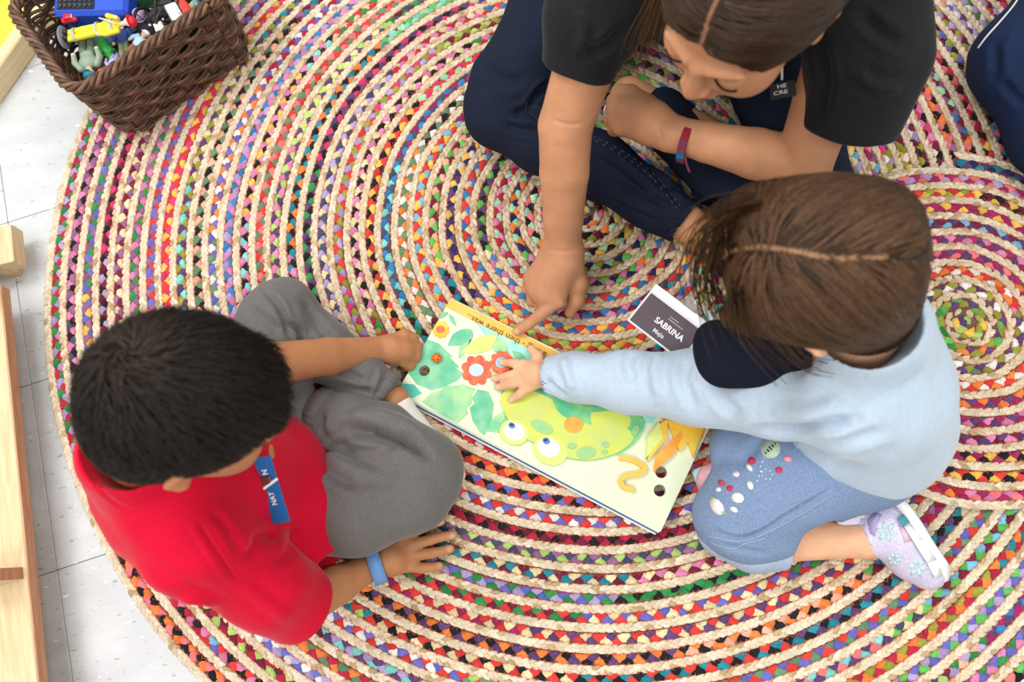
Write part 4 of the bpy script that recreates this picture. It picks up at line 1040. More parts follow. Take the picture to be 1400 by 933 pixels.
    for pts in ([(808, 190), (850, 212), (890, 242), (928, 288)], [(812, 187), (854, 209), (894, 239), (932, 285)], [(718, 150), (726, 130), (750, 113)], [(723, 155), (733, 163), (740, 172)], [(914, 318), (930, 309), (947, 298)], [(917, 321), (933, 312), (949, 301)], [(840, 92), (870, 90), (905, 88)]):
        p = sf.line(pts, 46, .0005)
        for i in range(0, len(p) - 2, 3): obj('stitch', *tube(p[i:i+2], .0004, 4), plain('#7f8190', .8), jeans)
    # T-shirt
    S = Field(.0028); lat = norm(shL - shR); ax = norm(nk - pel)
    Rl = np.stack([norm(lat - ax*(lat @ ax)), np.cross(ax, norm(lat - ax*(lat @ ax))), ax], 1)
    S.ell(pel + [-.005, .0, .03], (.165, .115, .12), Rl, .03)
    S.ell((pel + nk)/2 + [0, 0, .01], (.160, .105, .17), Rl, .05)
    S.ell(nk + (pel - nk)*.28 + [0, 0, -.005], (.165, .10, .12), Rl, .05)
    S.chain([(shR, .056), (nk + (pel - nk)*.08, .07), (shL, .056)], .04)
    S.chain([(shR, .062), (J(815, 15, .370), .056), (J(793, 82, .320), .049)], .03)
    S.chain([(shL, .066), (J(1185, 80, .345), .064), (J(1166, 158, .285), .062)], .03)
    dR = norm(elR - shR); e0 = J(792, 90, .316); S.ell(e0 + dR*.040, (.085, .085, .036), frame(z=dR, x=[0, 0, 1]), .008, True); S.rc(e0 - dR*.05, e0 + dR*.05, .034, .036, .004, True)
    dL = norm(elL - shL); e1 = J(1166, 168, .280); S.ell(e1 + dL*.040, (.095, .095, .036), frame(z=dL, x=[0, 0, 1]), .008, True); S.rc(e1 - dL*.05, e1 + dL*.05, .044, .050, .004, True)
    S.rc(nk + [-.01, -.02, .0], nk + [-.03, -.06, .03], .052, .06, .004, True)
    V, F = S.mesh(3, zmin=RZ + .01); V = ripple(V, F, .0014, .09, 31)
    V = crease(V, F, [([(850, 40), (830, 62), (800, 75)], 8, 0.0064), ([(1180, 20), (1205, 45), (1235, 60)], 10, 0.0064), ([(1120, 60), (1130, 110), (1120, 160)], 9, 0.0064), ([(1170, 100), (1200, 120), (1235, 120)], 9, -0.0048), ([(790, 10), (800, 40), (790, 70)], 8, -0.0048)])
    shirt = obj('t_shirt', V, F, mat('charcoal_jersey', lin('#222426'), .9, noise=(500, .75, 1.25), bump=(1300, .25, .0006), spec=.1, sheen=.1), person)
    # hair, parted in the middle and drawn back
    Hs = Field(.0028)
    Hs.ell(L(0, -.018, .027), np.array([.084, .108, .091])*s, R, .0)
    Hs.ell(L(0, -.075, -.02), np.array([.076, .060, .075])*s, R, .04)
    Hs.ell(L(0, .106, -.022), np.array([.072, .060, .084])*s, R, .008, sub=True)
    for e in (-1, 1): Hs.ell(L(.098*e, .036, -.058), np.array([.048, .055, .058])*s, R, .01, sub=True)
    Hs.ell(L(0, -.11, -.10), np.array([.06, .035, .09])*s, R, .03)
    Vh, Fh = Hs.mesh(2); Vh = Vh - vnormals(Vh, Fh)*.002
    hm = mat('chestnut_hair', attr=True, rough=.4, spec=.3, noise=(260, .75, 1.25))
    ql = (Vh - hc) @ R/s; pc = np.repeat(np.array([lin('#2f2018')]), len(Vh), 0); pc[(np.abs(ql[:, 0] - .003*np.sin(ql[:, 1]*40)) < .0020) & (ql[:, 2] > .02) & (ql[:, 1] > -.06)] = lin('#8a6650')
    hair = obj('hair', Vh, Fh, hm, person, col=pc)
    shell = Field(); shell.ops = Hs.ops[:2]
    def flow(P, N):
        q = (P - hc) @ R/s; sg = np.where(q[:, 0] > 0, 1., -1.); k = np.clip(.10 - np.abs(q[:, 0]), 0, .1)*8
        lx = np.stack([sg*(.35 + k), -.75 + 0*sg, -.45 + 0*sg], 1); return lx @ R.T
    rt = surface_points(Vh, Fh, 8500, lambda c: ((c - hc) @ R)[:, 2] > -.06, 9)
    q = (rt - hc) @ R/s; rt = rt[~((np.abs(q[:, 0] - .003*np.sin(q[:, 1]*40)) < .0014) & (q[:, 2] > .02))]
    rt = rt[shell.value(rt) > -.006]; full = Field(); full.ops = Hs.ops
    v, f, c = strands(shell, rt, flow, .085, 8, .0022, .0011, 18, .35, .07, (.6, 1.5), '#38271c')
    pv = v.reshape(-1, 27, 3); bad = (full.value(pv) > .007).any(1); keep = np.repeat(~bad, 27); idx = np.cumsum(keep) - 1; f = idx[f[keep[f].all(1)]]; v = v[keep]; c = c[keep]
    obj('hair_strands', v, f, hm, hair, col=c)
    vs_ = []; r_ = np.random.default_rng(77)
    for i in range(40):
        o_ = r_.normal(0, .006, 3); P_ = smoothpath(np.array([J(912, -20, .50) + o_, J(900, 20, .47) + o_*1.5, J(890, 50, .43) + o_*2, J(888, 74, .41) + o_*2.4]), 9); vs_.append(tube(P_, np.linspace(.0008, .0003, 9), 3, cap=False))
    v, f = merge(*vs_); obj('loose_lock', v, f, mat('chestnut_lock', lin('#5a4128'), .5, spec=.2), hair)
    # friendship bracelet
    a = J(938, 196, .188); d = norm(wrL - elL); Rw = frame(z=d, x=[0, 0, 1]); n_seg = 26
    br = bpy.data.objects.new('bracelet', None); scene.collection.objects.link(br); br.parent = person; br.location = Vector(a - wloc(person))
    cols = ['#8e1f33', '#8e1f33', '#a12538', '#3b4f7c', '#2f6f96', '#3b4f7c', '#8e1f33', '#5d3a5c']
    for k in range(n_seg):
        t0, t1 = 2*np.pi*k/n_seg, 2*np.pi*(k+1)/n_seg; V = []
        for t in (t0, t1):
            for (rr, ww) in ((.0262, -.0058), (.0262, .0058), (.0284, .0052), (.0284, -.0052)): V.append(a + Rw @ np.array([math.cos(t)*rr, math.sin(t)*rr, ww]))
        obj('knotted_band', V, [(0, 1, 2, 3), (7, 6, 5, 4), (0, 4, 5, 1), (1, 5, 6, 2), (2, 6, 7, 3), (3, 7, 4, 0)], plain(cols[k % 8], .85), br, smooth=False)
    for pts in ([(936, 210, .196), (938, 222, .190), (943, 236, .185)], [(935, 210, .196), (930, 208, .198), (926, 204, .198)]): obj('tassel', *tube(smoothpath(np.array([J(*q) for q in pts]), 10), .0016, 6), plain('#7a3040', .85), br)
    # ring
    c = (J(842, 146, .172) + J(835, 150, .146))/2*1; c = J(837, 153, .160); d = norm(J(835, 150, .146) - J(842, 146, .172)); Rw = frame(z=d, x=[1, 0, 0])
    obj('ring', *tube([c + Rw @ np.array([math.cos(t)*.0122, math.sin(t)*.0122, 0]) for t in np.linspace(0, 2*np.pi, 28, endpoint=False)], .0012, 6, closed=True), plain('#d8d8da', .2, metal=1.0), person)
    # sandal strap
    a = J(955, 317, .045); d = norm(J(985, 338, .035) - ankR); Rw = frame(z=d, x=[0, 0, 1])
    obj('sandal_strap', *band([a + Rw @ np.array([math.cos(t)*.0305, math.sin(t)*.0305, 0]) for t in np.linspace(0, 2*np.pi, 30, endpoint=False)], d, .016, .0015), plain('#a87a4c', .55), person)
    return dict(person=person, shirt=shirt)
WOMAN = build_woman()

# ================================================================== the picture book
def text_mesh(s, size, bold=0.0):
    cu = bpy.data.curves.new('lettering', 'FONT'); cu.body = s; cu.size = size; cu.offset = bold; cu.align_x = 'LEFT'; cu.resolution_u = 3
    o = bpy.data.objects.new('lettering', cu); scene.collection.objects.link(o)
    dg = bpy.context.evaluated_depsgraph_get(); me = bpy.data.meshes.new_from_object(o.evaluated_get(dg))
    v = np.array([x.co[:] for x in me.vertices]) if len(me.vertices) else np.zeros((0, 3)); f = [tuple(p.vertices) for p in me.polygons]
    bpy.data.objects.remove(o); bpy.data.curves.remove(cu); bpy.data.meshes.remove(me); return v, f
from mathutils.geometry import tessellate_polygon
def slab(outer, holes, z0, z1):
    """flat sheet with through-holes between heights z0 and z1; outlines are xy points"""
    loops = [np.asarray(outer)[:, :2]] + [np.asarray(h)[:, :2] for h in holes]
    tri = tessellate_polygon([[Vector((x, y, 0)) for x, y in l] for l in loops])
    P = np.concatenate(loops); n = len(P); V = np.concatenate([np.c_[P, np.full(n, z1)], np.c_[P, np.full(n, z0)]]); F = []
    for t in tri:
        a, b, c = [P[i] for i in t]; s = (b[0]-a[0])*(c[1]-a[1]) - (b[1]-a[1])*(c[0]-a[0])
        t = t if s > 0 else t[::-1]; F.append(tuple(t)); F.append(tuple(n + i for i in t[::-1]))
    o = 0
    for l in loops:
        m = len(l)
        for i in range(m): F.append((o+i, o+(i+1) % m, n+o+(i+1) % m, n+o+i))
        o += m
    return V, F
ZP = .0285                                                    # height of the open page
q = [U(618, 404, ZP), U(966, 585, ZP), U(908, 725, ZP), U(541, 541, ZP)]
bx = norm((q[1] - q[0]) + (q[2] - q[3])); by = np.array([-bx[1], bx[0], 0]); bcen = sum(q)/4
bw = (np.linalg.norm(q[1]-q[0]) + np.linalg.norm(q[2]-q[3]))/4; bh = (abs((q[0]-q[3]) @ by) + abs((q[1]-q[2]) @ by))/4
corner = lambda a, b: bcen + bx*bw*a + by*bh*b
book = empty('picture_book', (bcen[0], bcen[1], RZ), 'large open picture book with a green frog, flowers and round holes on the rug', 'book')
def circ(px, py, r, z=ZP, n=20): c = U(px, py, z); return [c + r*np.array([math.cos(t), math.sin(t), 0]) for t in np.linspace(0, 2*np.pi, n, endpoint=False)]
hole_list = [(580, 507, .0088), (904, 646, .0088), (902, 671, .0088)]
def bend(V):                                                  # the left edge of the page is lifted a little by the boy's hand
    t = np.clip(-((V - bcen) @ bx)/bw - .35, 0, 1); V = V.copy(); return V
M_page = mat('page_paper', lin('#e2eacb'), .45, spec=.35, noise=(7, .93, 1.03))
for k in range(4):
    z1 = ZP - .0042*k; dx = .0035*k*(1 if k else 0)
    o = [corner(a, b)*[1, 1, 0] + [0, 0, z1] for a, b in ((-1, -1), (1, -1), (1, 1), (-1, 1))]
    if k: o = [p + bx*(-.0012*k) - by*.0022*k for p in o]
    # subdivided outline so that the sheet can bend
    out = [];
    for i in range(4):
        for t in np.linspace(0, 1, 12, endpoint=False): out.append(o[i]*(1-t) + o[(i+1) % 4]*t)
    hs = [circ(*h) for h in hole_list]
    V, F = slab(out, hs, z1 - .0036, z1); V = bend(V) if k == 0 else V
    obj('page', V, F, M_page if k == 0 else plain(('#e9e6dc', '#3f6f95', '#eceae2')[k-1], .5), book, smooth=False)
_layer = [0]
def wc(name, c1, c2, scale=40):
    m = bpy.data.materials.new(name); m.use_nodes = True; nt = m.node_tree; b = nt.nodes['Principled BSDF']; b.inputs['Roughness'].default_value = .5; b.inputs['Specular IOR Level'].default_value = .3
    ge = nt.nodes.new('ShaderNodeNewGeometry'); n = nt.nodes.new('ShaderNodeTexNoise'); n.inputs['Scale'].default_value = scale; n.inputs['Detail'].default_value = 2; nt.links.new(ge.outputs['Position'], n.inputs['Vector'])
    r = nt.nodes.new('ShaderNodeMapRange'); r.inputs[1].default_value = .35; r.inputs[2].default_value = .65; nt.links.new(n.outputs['Fac'], r.inputs[0])
    mx = nt.nodes.new('ShaderNodeMix'); mx.data_type = 'RGBA'; mx.inputs[6].default_value = (*lin(c1), 1); mx.inputs[7].default_value = (*lin(c2), 1); nt.links.new(r.outputs[0], mx.inputs[0]); nt.links.new(mx.outputs[2], b.inputs['Base Color']); return m
def inside(p):                                                # keep print on the page
    a, b = (p - bcen) @ bx/bw, (p - bcen) @ by/bh; a = min(max(a, -.998), .998); b = min(max(b, -.995), .995); r = bcen + bx*bw*a + by*bh*b; r[2] = ZP; return r
def printed(name, poly, m, smooth=0, par=None, holes=()):
    """ink shape: outline given as seen points, a hair's breadth above the paper"""
    _layer[0] += 1; lift = .00012*_layer[0]
    pts = np.array(poly, float)
    if smooth: pts = smoothpath(np.vstack([pts, pts[:1]]), smooth)[:-1]
    P = np.array([inside(U(x, y, ZP)) for x, y in pts])
    V, F = slab(P, [circ(*hole_list[h]) for h in holes], ZP + .00004, ZP + .0001 + lift)
    return obj(name, bend(V), F, m, par or book, smooth=False)
def oval(px, py, rx, ry, rot=0, n=22): return [(px + rx*math.cos(t)*math.cos(rot) - ry*math.sin(t)*math.sin(rot), py + rx*math.cos(t)*math.sin(rot) + ry*math.sin(t)*math.cos(rot)) for t in np.linspace(0, 2*np.pi, n, endpoint=False)]
W = dict(leaf=wc('ink_leaf', '#7fcb9c', '#b4dca0'), leaf2=wc('ink_leaf_dark', '#63bf95', '#8fd0a6'), teal=wc('ink_teal', '#4cc3b4', '#63cdb8'), lime=wc('ink_lime', '#cfe07c', '#d9e48a'), aqua=wc('ink_aqua', '#8fe0d8', '#bdecd6'), cream=wc('ink_cream', '#f2efb0', '#e4efc4'),
         frog=wc('ink_frog', '#d3da5a', '#c6d376', 25), frogd=wc('ink_frog_dark', '#57b98b', '#8ccf7e', 30), spot=wc('ink_spot', '#8fc487', '#a6cf8e'), orange=wc('ink_orange', '#f0953f', '#f2b04a'), red=wc('ink_red', '#ee5a49', '#f27e4a', 90), band=wc('ink_band', '#f2bd52', '#f4c463'), sun=wc('ink_sun', '#f6b93a', '#f3d04c'), white=plain('#f6f7f2', .5), blue=wc('ink_blue', '#bcd6ee', '#cfd9ef', 120), sky=wc('ink_sky', '#7fbfe0', '#a4d3ea', 90), iris=plain('#5a86c0', .5), dark=plain('#243a5c', .5))
# yellow caption band along the upper edge
printed('caption_band', [(618, 404), (966, 585), (960, 601), (609, 420)], W['band'])
printed('printed_wash', [(650, 441), (790, 514), (770, 530), (700, 500)], W['aqua'], 24); printed('printed_wash', [(700, 470), (800, 522), (900, 560), (880, 580), (790, 545)], W['aqua'], 24)
# big leaves
printed('printed_leaf', [(582, 463), (600, 470), (618, 487), (615, 489), (628, 502), (624, 504), (634, 511), (625, 521), (605, 530), (590, 534), (570, 526), (557, 510), (567, 488)], W['leaf2'], holes=(0,))
printed('printed_leaf', [(549, 524), (566, 526), (577, 538), (561, 546), (544, 540)], W['teal'])
printed('printed_leaf', [(577, 550), (590, 538), (606, 532), (604, 528), (628, 527), (632, 525), (650, 532), (645, 541), (645, 552), (638, 558), (640, 566), (625, 579), (600, 566)], W['leaf'])
printed('printed_leaf', [(653, 533), (668, 536), (675, 552), (673, 572), (662, 596), (655, 590), (646, 575), (642, 558), (649, 552), (645, 545)], W['leaf2'])
printed('printed_leaf', [(664, 590), (676, 570), (692, 560), (690, 575), (682, 592)], W['leaf'])
printed('printed_leaf', [(612, 473), (620, 457), (636, 450), (646, 453), (645, 464), (632, 472)], W['leaf2'], 24); printed('printed_leaf', [(628, 475), (645, 464), (646, 455), (640, 472), (632, 488), (627, 490)], W['leaf'])
printed('printed_leaf', [(631, 482), (645, 468), (660, 459), (676, 458), (680, 464), (670, 478), (650, 484)], W['lime'], 24); printed('printed_leaf', [(680, 462), (690, 468), (694, 480), (678, 482), (674, 474)], W['leaf'], 20)
printed('printed_leaf', [(700, 480), (714, 484), (722, 497), (706, 490)], W['leaf2'], 20)
printed('printed_leaf', [(594, 433), (604, 426), (613, 428), (608, 433)], W['leaf2']); printed('printed_leaf', [(614, 430), (620, 434), (624, 447), (616, 440)], W['leaf2'])
# flowers
def flower(px, py, rp, ro, c, centre, n=8):
    f_ = None
    for k in range(n):
        t = 2*math.pi*k/n + .3; o = printed('petal', oval(px + ro*math.cos(t), py + ro*math.sin(t), rp, rp*.9, t, 12), c)
    return printed('flower_centre', oval(px, py, ro*.72, ro*.62, 0), centre)
flower(602.5, 451, 4, 8, W['sun'], W['red'], 9); flower(651.5, 507, 7, 14, W['red'], W['blue'], 8); flower(686, 497, 5, 11.5, W['red'], W['sky'], 9)
# frog
printed('frog_body', [(686, 540), (700, 528), (730, 532), (770, 545), (800, 556), (850, 560), (880, 576), (872, 600), (850, 618), (810, 630), (770, 626), (740, 612), (712, 596), (694, 580)], W['frogd'], 48)
printed('frog_head', [(684, 550), (690, 535), (706, 530), (740, 540), (775, 560), (800, 580), (850, 585), (866, 598), (850, 616), (812, 629), (776, 626), (745, 612), (715, 598), (698, 580)], W['frog'], 48)
printed('frog_leg', [(752, 534), (775, 542), (800, 560), (780, 574), (760, 560)], W['frogd'], 24); printed('frog_belly', [(808, 565), (850, 563), (862, 578), (848, 592), (820, 590), (808, 578)], W['frog'], 24)
for p in ((703, 592, 20, 17), (752, 617, 24, 19)): printed('frog_eyelid', oval(*p, .4), W['lime'])
for p in ((703, 591, 14.5, 12), (750, 613, 15.5, 12.5)): printed('frog_eye', oval(*p, .4), W['white'])
for p in ((700, 583, 5, 4), (747, 604, 5.5, 4.5)): printed('frog_iris', oval(*p, .4), W['iris'])
for p in ((700, 582, 2.5, 2), (746, 603, 2.6, 2.2)): printed('frog_pupil', oval(*p), W['dark'])
printed('frog_cheek', oval(784, 582, 13, 11), W['orange'])
for p in ((741, 585, 16, 8, .4), (801, 620, 13, 8, -.2), (827, 609, 5, 4, 0), (782, 611, 6, 3.5, 0), (826, 619, 4, 3, 0), (868, 590, 5, 8, .4)): printed('frog_spot', oval(*p), W['spot'])
# orange flower in the corner
for a in ([(899, 582), (912, 575), (910, 600), (884, 632), (890, 606)], [(938, 580), (962, 584), (956, 600), (946, 626), (940, 606)], [(912, 578), (938, 580), (944, 600), (928, 618), (920, 600)]): printed('big_petal', a, W['sun'])
printed('big_petal', [(884, 600), (900, 578), (905, 600), (882, 628)], W['lime']); printed('big_petal', [(930, 590), (933, 597), (920, 622), (893, 646), (896, 624)], W['orange']); printed('big_petal', [(905, 575), (962, 583), (958, 592), (930, 588)], W['sun'])
# page number
zz = smoothpath(np.array([(846, 627), (862, 629), (880, 640), (873, 649), (857, 651), (848, 657), (852, 667), (866, 670)], float), 30); nrm = np.gradient(zz, axis=0); nrm = np.stack([-nrm[:, 1], nrm[:, 0]], 1); nrm /= np.linalg.norm(nrm, axis=1)[:, None]
printed('page_number', list(zz + nrm*3.5) + list((zz - nrm*3.5)[::-1]), W['band'])
# caption
tv, tf = text_mesh('a frog - then there was...', .0150); sc = np.linalg.norm(U(641, 427.5, ZP) - U(748, 483, ZP))/tv[:, 0].max()
Vt = U(748, 483, ZP) + np.outer(tv[:, 0]*sc, -bx) + np.outer(tv[:, 1]*sc, -by); Vt[:, 2] = ZP + .0022 + 0*Vt[:, 2]; Vt = bend(Vt); Vt[:, 2] -= .0012
0 and print('CAPTION', len(Vt), Vt.min(0), Vt.max(0), proj(Vt[:1]), ZP)
obj('caption', Vt, tf, plain('#5a4a22', .6), book, smooth=False)
# ladybird bead set on the page
lc = U(597, 490, ZP + .004)
bead = obj('ladybird_bead', *lathe([(.0001, .0062), (.004, .0052), (.0068, .0030), (.0078, 0), (.0072, -.002), (.0001, -.003)], 20, lc + [0, 0, .0015]), plain('#e8762f', .3), book)
for a, r, h in ((0.2, .0042, .0050), (1.5, .0045, .0048), (2.7, .004, .0050), (3.9, .0046, .0046), (5.1, .004, .0052), (.8, .0068, .002), (3.2, .0066, .002)):
    obj('spot', *lathe([(.0001, .0006), (.0011, .0004), (.0013, -.0006)], 10, lc + [r*math.cos(a), r*math.sin(a), h + .0012]), plain('#241a14', .4), bead)

# ================================================================== name badges
def put_text(par, s, size, o, ex, ey, hexc, lift, bold=0., width=None, nm='lettering'):
    v, f = text_mesh(s, size, bold); k = width/v[:, 0].max() if width else 1
    n = np.cross(ex, ey); V = o + np.outer(v[:, 0]*k, ex) + np.outer(v[:, 1]*k, ey) + n*lift; return obj(nm, V, f, plain(hexc, .5), par, smooth=False)
# girl's badge in a clear sleeve
zb = .105
c0 = U(857, 438, zb - .012); c1 = U(897, 388, zb + .004); ey = norm(c1 - c0); hgt = np.linalg.norm(c1 - c0)
ex = norm(U(930, 468, zb) - U(888, 437, zb)); ex = norm(ex - ey*(ex @ ey)); nz = np.cross(ex, ey); wid = .098
bc_ = c0 + ex*wid/2 + ey*hgt/2
badge = empty('name_badge', bc_, 'clear plastic name badge with a dark card clipped to the girl\'s navy collar', 'badge')
BRt = np.stack([ex, ey, nz], 1)
obj('plastic_sleeve', *bbox_bev(bc_ - nz*.0008, (wid/2, hgt/2, .0007), BRt, .0006), plain('#e6e8ea', .15), badge, smooth=False)
obj('card', *bbox_bev(bc_ - ey*.006 + nz*.0004, (wid/2 - .003, hgt/2 - .009, .0006), BRt, .0004), mat('badge_card', lin('#5a4d55'), .28, spec=.6), badge, smooth=False)
obj('header_strip', *bbox_bev(bc_ + ey*(hgt/2 - .006) + nz*.0006, (wid/2 - .002, .0055, .0004), BRt, .0003), plain('#f4f5f6', .4), badge, smooth=False)
put_text(badge, 'SABRINA', .012, c0 + ex*.0315 + ey*hgt*.335, ex, ey, '#f5f5f5', .0018, .0003, .050)
put_text(badge, 'Mejia', .008, c0 + ex*.0385 + ey*hgt*.145, ex, ey, '#e9e6e8', .0018, .0001, .019)
for dx_, dy_, ln_ in ((.046, .62, .015), (.046, .56, .026)): obj('fine_print', *bbox_bev(c0 + ex*(dx_ + ln_/2) + ey*hgt*dy_ + nz*.0013, (ln_/2, .0008, .0002), BRt, .0001), plain('#a59da3', .5), badge, smooth=False)
clip = obj('clip', *bbox_bev(bc_ + ex*.010 + ey*(hgt/2 + .008) + nz*.001, (.011, .009, .0016), BRt, .001), plain('#c9c4ba', .2, metal=.6), badge, smooth=False)
p0 = bc_ + ex*.012 + ey*(hgt/2 + .014); p1 = U(985, 462, .235)
obj('strap', *tube(smoothpath(np.array([p0, (p0 + p1)/2 + [0, 0, .012], p1]), 14), .004, 8, flat=.35), plain('#dfe3e6', .2), badge)
obj('snap', *lathe([(.0001, .002), (.004, .0015), (.0045, -.001)], 16, p0 + nz*.003, BRt), plain('#d5d5d8', .25, metal=1.0), badge)
# boy's blue badge on his chest
h0 = BOY['S'].at(372, 668, .006)
zc = h0[0][2] if h0 else .25
a0, a1, b0, b1 = U(346, 628, zc + .03), U(370, 622, zc + .03), U(374, 713, zc - .012), U(397, 717, zc - .012)
bb_c = (a0 + a1 + b0 + b1)/4; ey = norm((a0 + a1)/2 - (b0 + b1)/2); exx = norm((a1 - a0) + (b1 - b0)); nz = norm(np.cross(exx, ey)); nz = nz if nz[2] > 0 else -nz; exx = np.cross(ey, nz)
hgt = np.linalg.norm((a0 + a1)/2 - (b0 + b1)/2); wid = .021
bbdg = empty('name_badge', bb_c, 'narrow blue name badge clipped on the front of the boy\'s red polo', 'badge'); BB = np.stack([exx, ey, nz], 1)
obj('card', *bbox_bev(bb_c, (wid/2, hgt/2, .0008), BB, .0006), plain('#16609f', .4), bbdg, smooth=False)
o_ = bb_c
put_text(bbdg, 'NAT', .010, o_ - ey*hgt*.22 + exx*.0015, ey, -exx, '#e8eef5', .0014, .0002, .0175); put_text(bbdg, 'N', .010, o_ + ey*hgt*.24 + exx*.0015, ey, -exx, '#e8eef5', .0014, .0002, .0065)
cl = obj('clip', *bbox_bev(o_ + ey*hgt*.10 + nz*.003, (.013, .0016, .0014), BB @ np.array([[.9, -.43, 0], [.43, .9, 0], [0, 0, 1]]), .0006), plain('#eceef0', .2), bbdg, smooth=False)
obj('clip_jaw', *bbox_bev(o_ + ey*hgt*.16 + nz*.0025 - exx*.002, (.006, .0055, .0018), BB, .001), plain('#8a8480', .25, metal=1.0), bbdg, smooth=False)
# woman's dark badge hanging below her chin
c = U(1070, 121, .335); ex = norm(U(1090, 117, .335) - U(1050, 125, .335)); ey = norm(np.cross(norm(CC - c), ex)); nz = np.cross(ex, ey); Rb = np.stack([ex, ey, nz], 1)
wb = empty('name_badge', c, 'small black badge with white lettering hanging under the woman\'s chin', 'badge')
obj('card', *bbox_bev(c - ey*.002, (.016, .0095, .0008), Rb, .0005), plain('#0b0c0e', .7), wb, smooth=False)
put_text(wb, 'HE', .009, c - ex*.0075 + ey*.001, ex, ey*.62, '#a9a9a6', .0022, .0001, .012); put_text(wb, 'CRE', .009, c - ex*.0125 - ey*.0062, ex, ey*.62, '#a9a9a6', .0022, .0001, .018)
obj('cord', *tube(smoothpath(np.array([c + ey*.010, c + ey*.05 + [0, .02, .03], U(1060, -20, .41)]), 12), .0014, 6), plain('#c8c8c4', .7), wb)

# ================================================================== wicker basket
kA = U(183, 186, RZ); kB = U(343, 76, RZ)
k1 = norm(kB - kA); k2 = np.array([-k1[1], k1[0], 0]); KH = .150; KL, KS = .292, .225
kcen = (kA + kB)/2 + k2*(KS/2 - .010); kcen[2] = RZ
basket = empty('wicker_basket', kcen, 'dark brown wicker basket full of small toys at the edge of the rug', 'basket')
M_wick = mat('wicker', lin('#5a4133'), .45, noise=(90, .55, 1.5), bump=(500, .3, .0006), spec=.35)
M_wick2 = mat('wicker_light', lin('#775744'), .42, noise=(90, .6, 1.4), bump=(500, .3, .0006), spec=.35)
def kpath(hl, hs, rad, n):
    """rounded rectangle, arc-length spaced: points, outward normals, arc length"""
    pts = []
    for cx_, cy_, a0 in ((hl-rad, -(hs-rad), -90), (hl-rad, hs-rad, 0), (-(hl-rad), hs-rad, 90), (-(hl-rad), -(hs-rad), 180)):
        for a in np.radians(np.linspace(a0, a0+90, 14)): pts.append((cx_ + rad*math.cos(a), cy_ + rad*math.sin(a)))
    P = np.array(pts + pts[:1]); d = np.r_[0, np.cumsum(np.linalg.norm(np.diff(P, axis=0), axis=1))]
    s = np.linspace(0, d[-1], n, endpoint=False); Q = np.stack([np.interp(s, d, P[:, 0]), np.interp(s, d, P[:, 1])], 1)
    t = np.roll(Q, -1, 0) - np.roll(Q, 1, 0); t /= np.linalg.norm(t, axis=1)[:, None]
    return Q, np.stack([t[:, 1], -t[:, 0]], 1), s, d[-1]
def kworld(Q, z): return kcen + np.outer(Q[:, 0], k1) + np.outer(Q[:, 1], k2) + np.outer(np.asarray(z) - 0*RZ, [0, 0, 1])
flare = lambda z: .93 + .07*(z/KH)
n_st = 34; rk = np.random.default_rng(11)
rows = 25
for k in range(rows):
    z = .004 + k*(KH - .012)/(rows-1); fl = flare(z); Q, N, s, Lp = kpath(KL/2*fl, KS/2*fl, .035, 210)
    ph = 2*np.pi*s/Lp*n_st/2 + (k % 2)*np.pi*.0 + (k//3)*np.pi + .5*(k % 3) + rk.normal(0, .08)
    off = .0042*np.sin(ph); dz = .0016*np.sin(ph*.5 + k) + .0016*np.cos(ph)
    obj('wicker_strand', *tube(kworld(Q + N*off[:, None], z + dz), .0027 + .0003*rk.random(), 6, closed=True), M_wick if k % 4 else M_wick2, basket)
Qb, Nb, sb_, Lb = kpath(KL/2*.93, KS/2*.93, .035, n_st); Qt, Nt, st_, Lt = kpath(KL/2, KS/2, .035, n_st)
for i in range(n_st):
    obj('stake', *tube(np.array([kworld(Qb[i:i+1], [.001])[0], kworld((Qb[i:i+1]+Qt[i:i+1])/2, [KH/2])[0], kworld(Qt[i:i+1], [KH])[0]]), .0026, 6), M_wick, basket)
Q, N, s, Lp = kpath(KL/2, KS/2, .035, 300)
for k in range(4):
    ph = 2*np.pi*s/Lp*17 + k*np.pi/2
    obj('rim_strand', *tube(kworld(Q + N*(.0062*np.cos(ph))[:, None], KH + .002 + .0055*np.sin(ph)), .0038, 7, closed=True), M_wick2 if k % 2 else M_wick, basket)
Q, N, s, Lp = kpath(KL/2*.93, KS/2*.93, .035, 60)
V = np.concatenate([kworld(Q, .0015), kworld(Q, .006)]); n = len(Q)
obj('base_panel', V, [tuple(range(n))[::-1], tuple(range(n, 2*n))] + [(i, (i+1) % n, n+(i+1) % n, n+i) for i in range(n)], M_wick, basket, smooth=False)

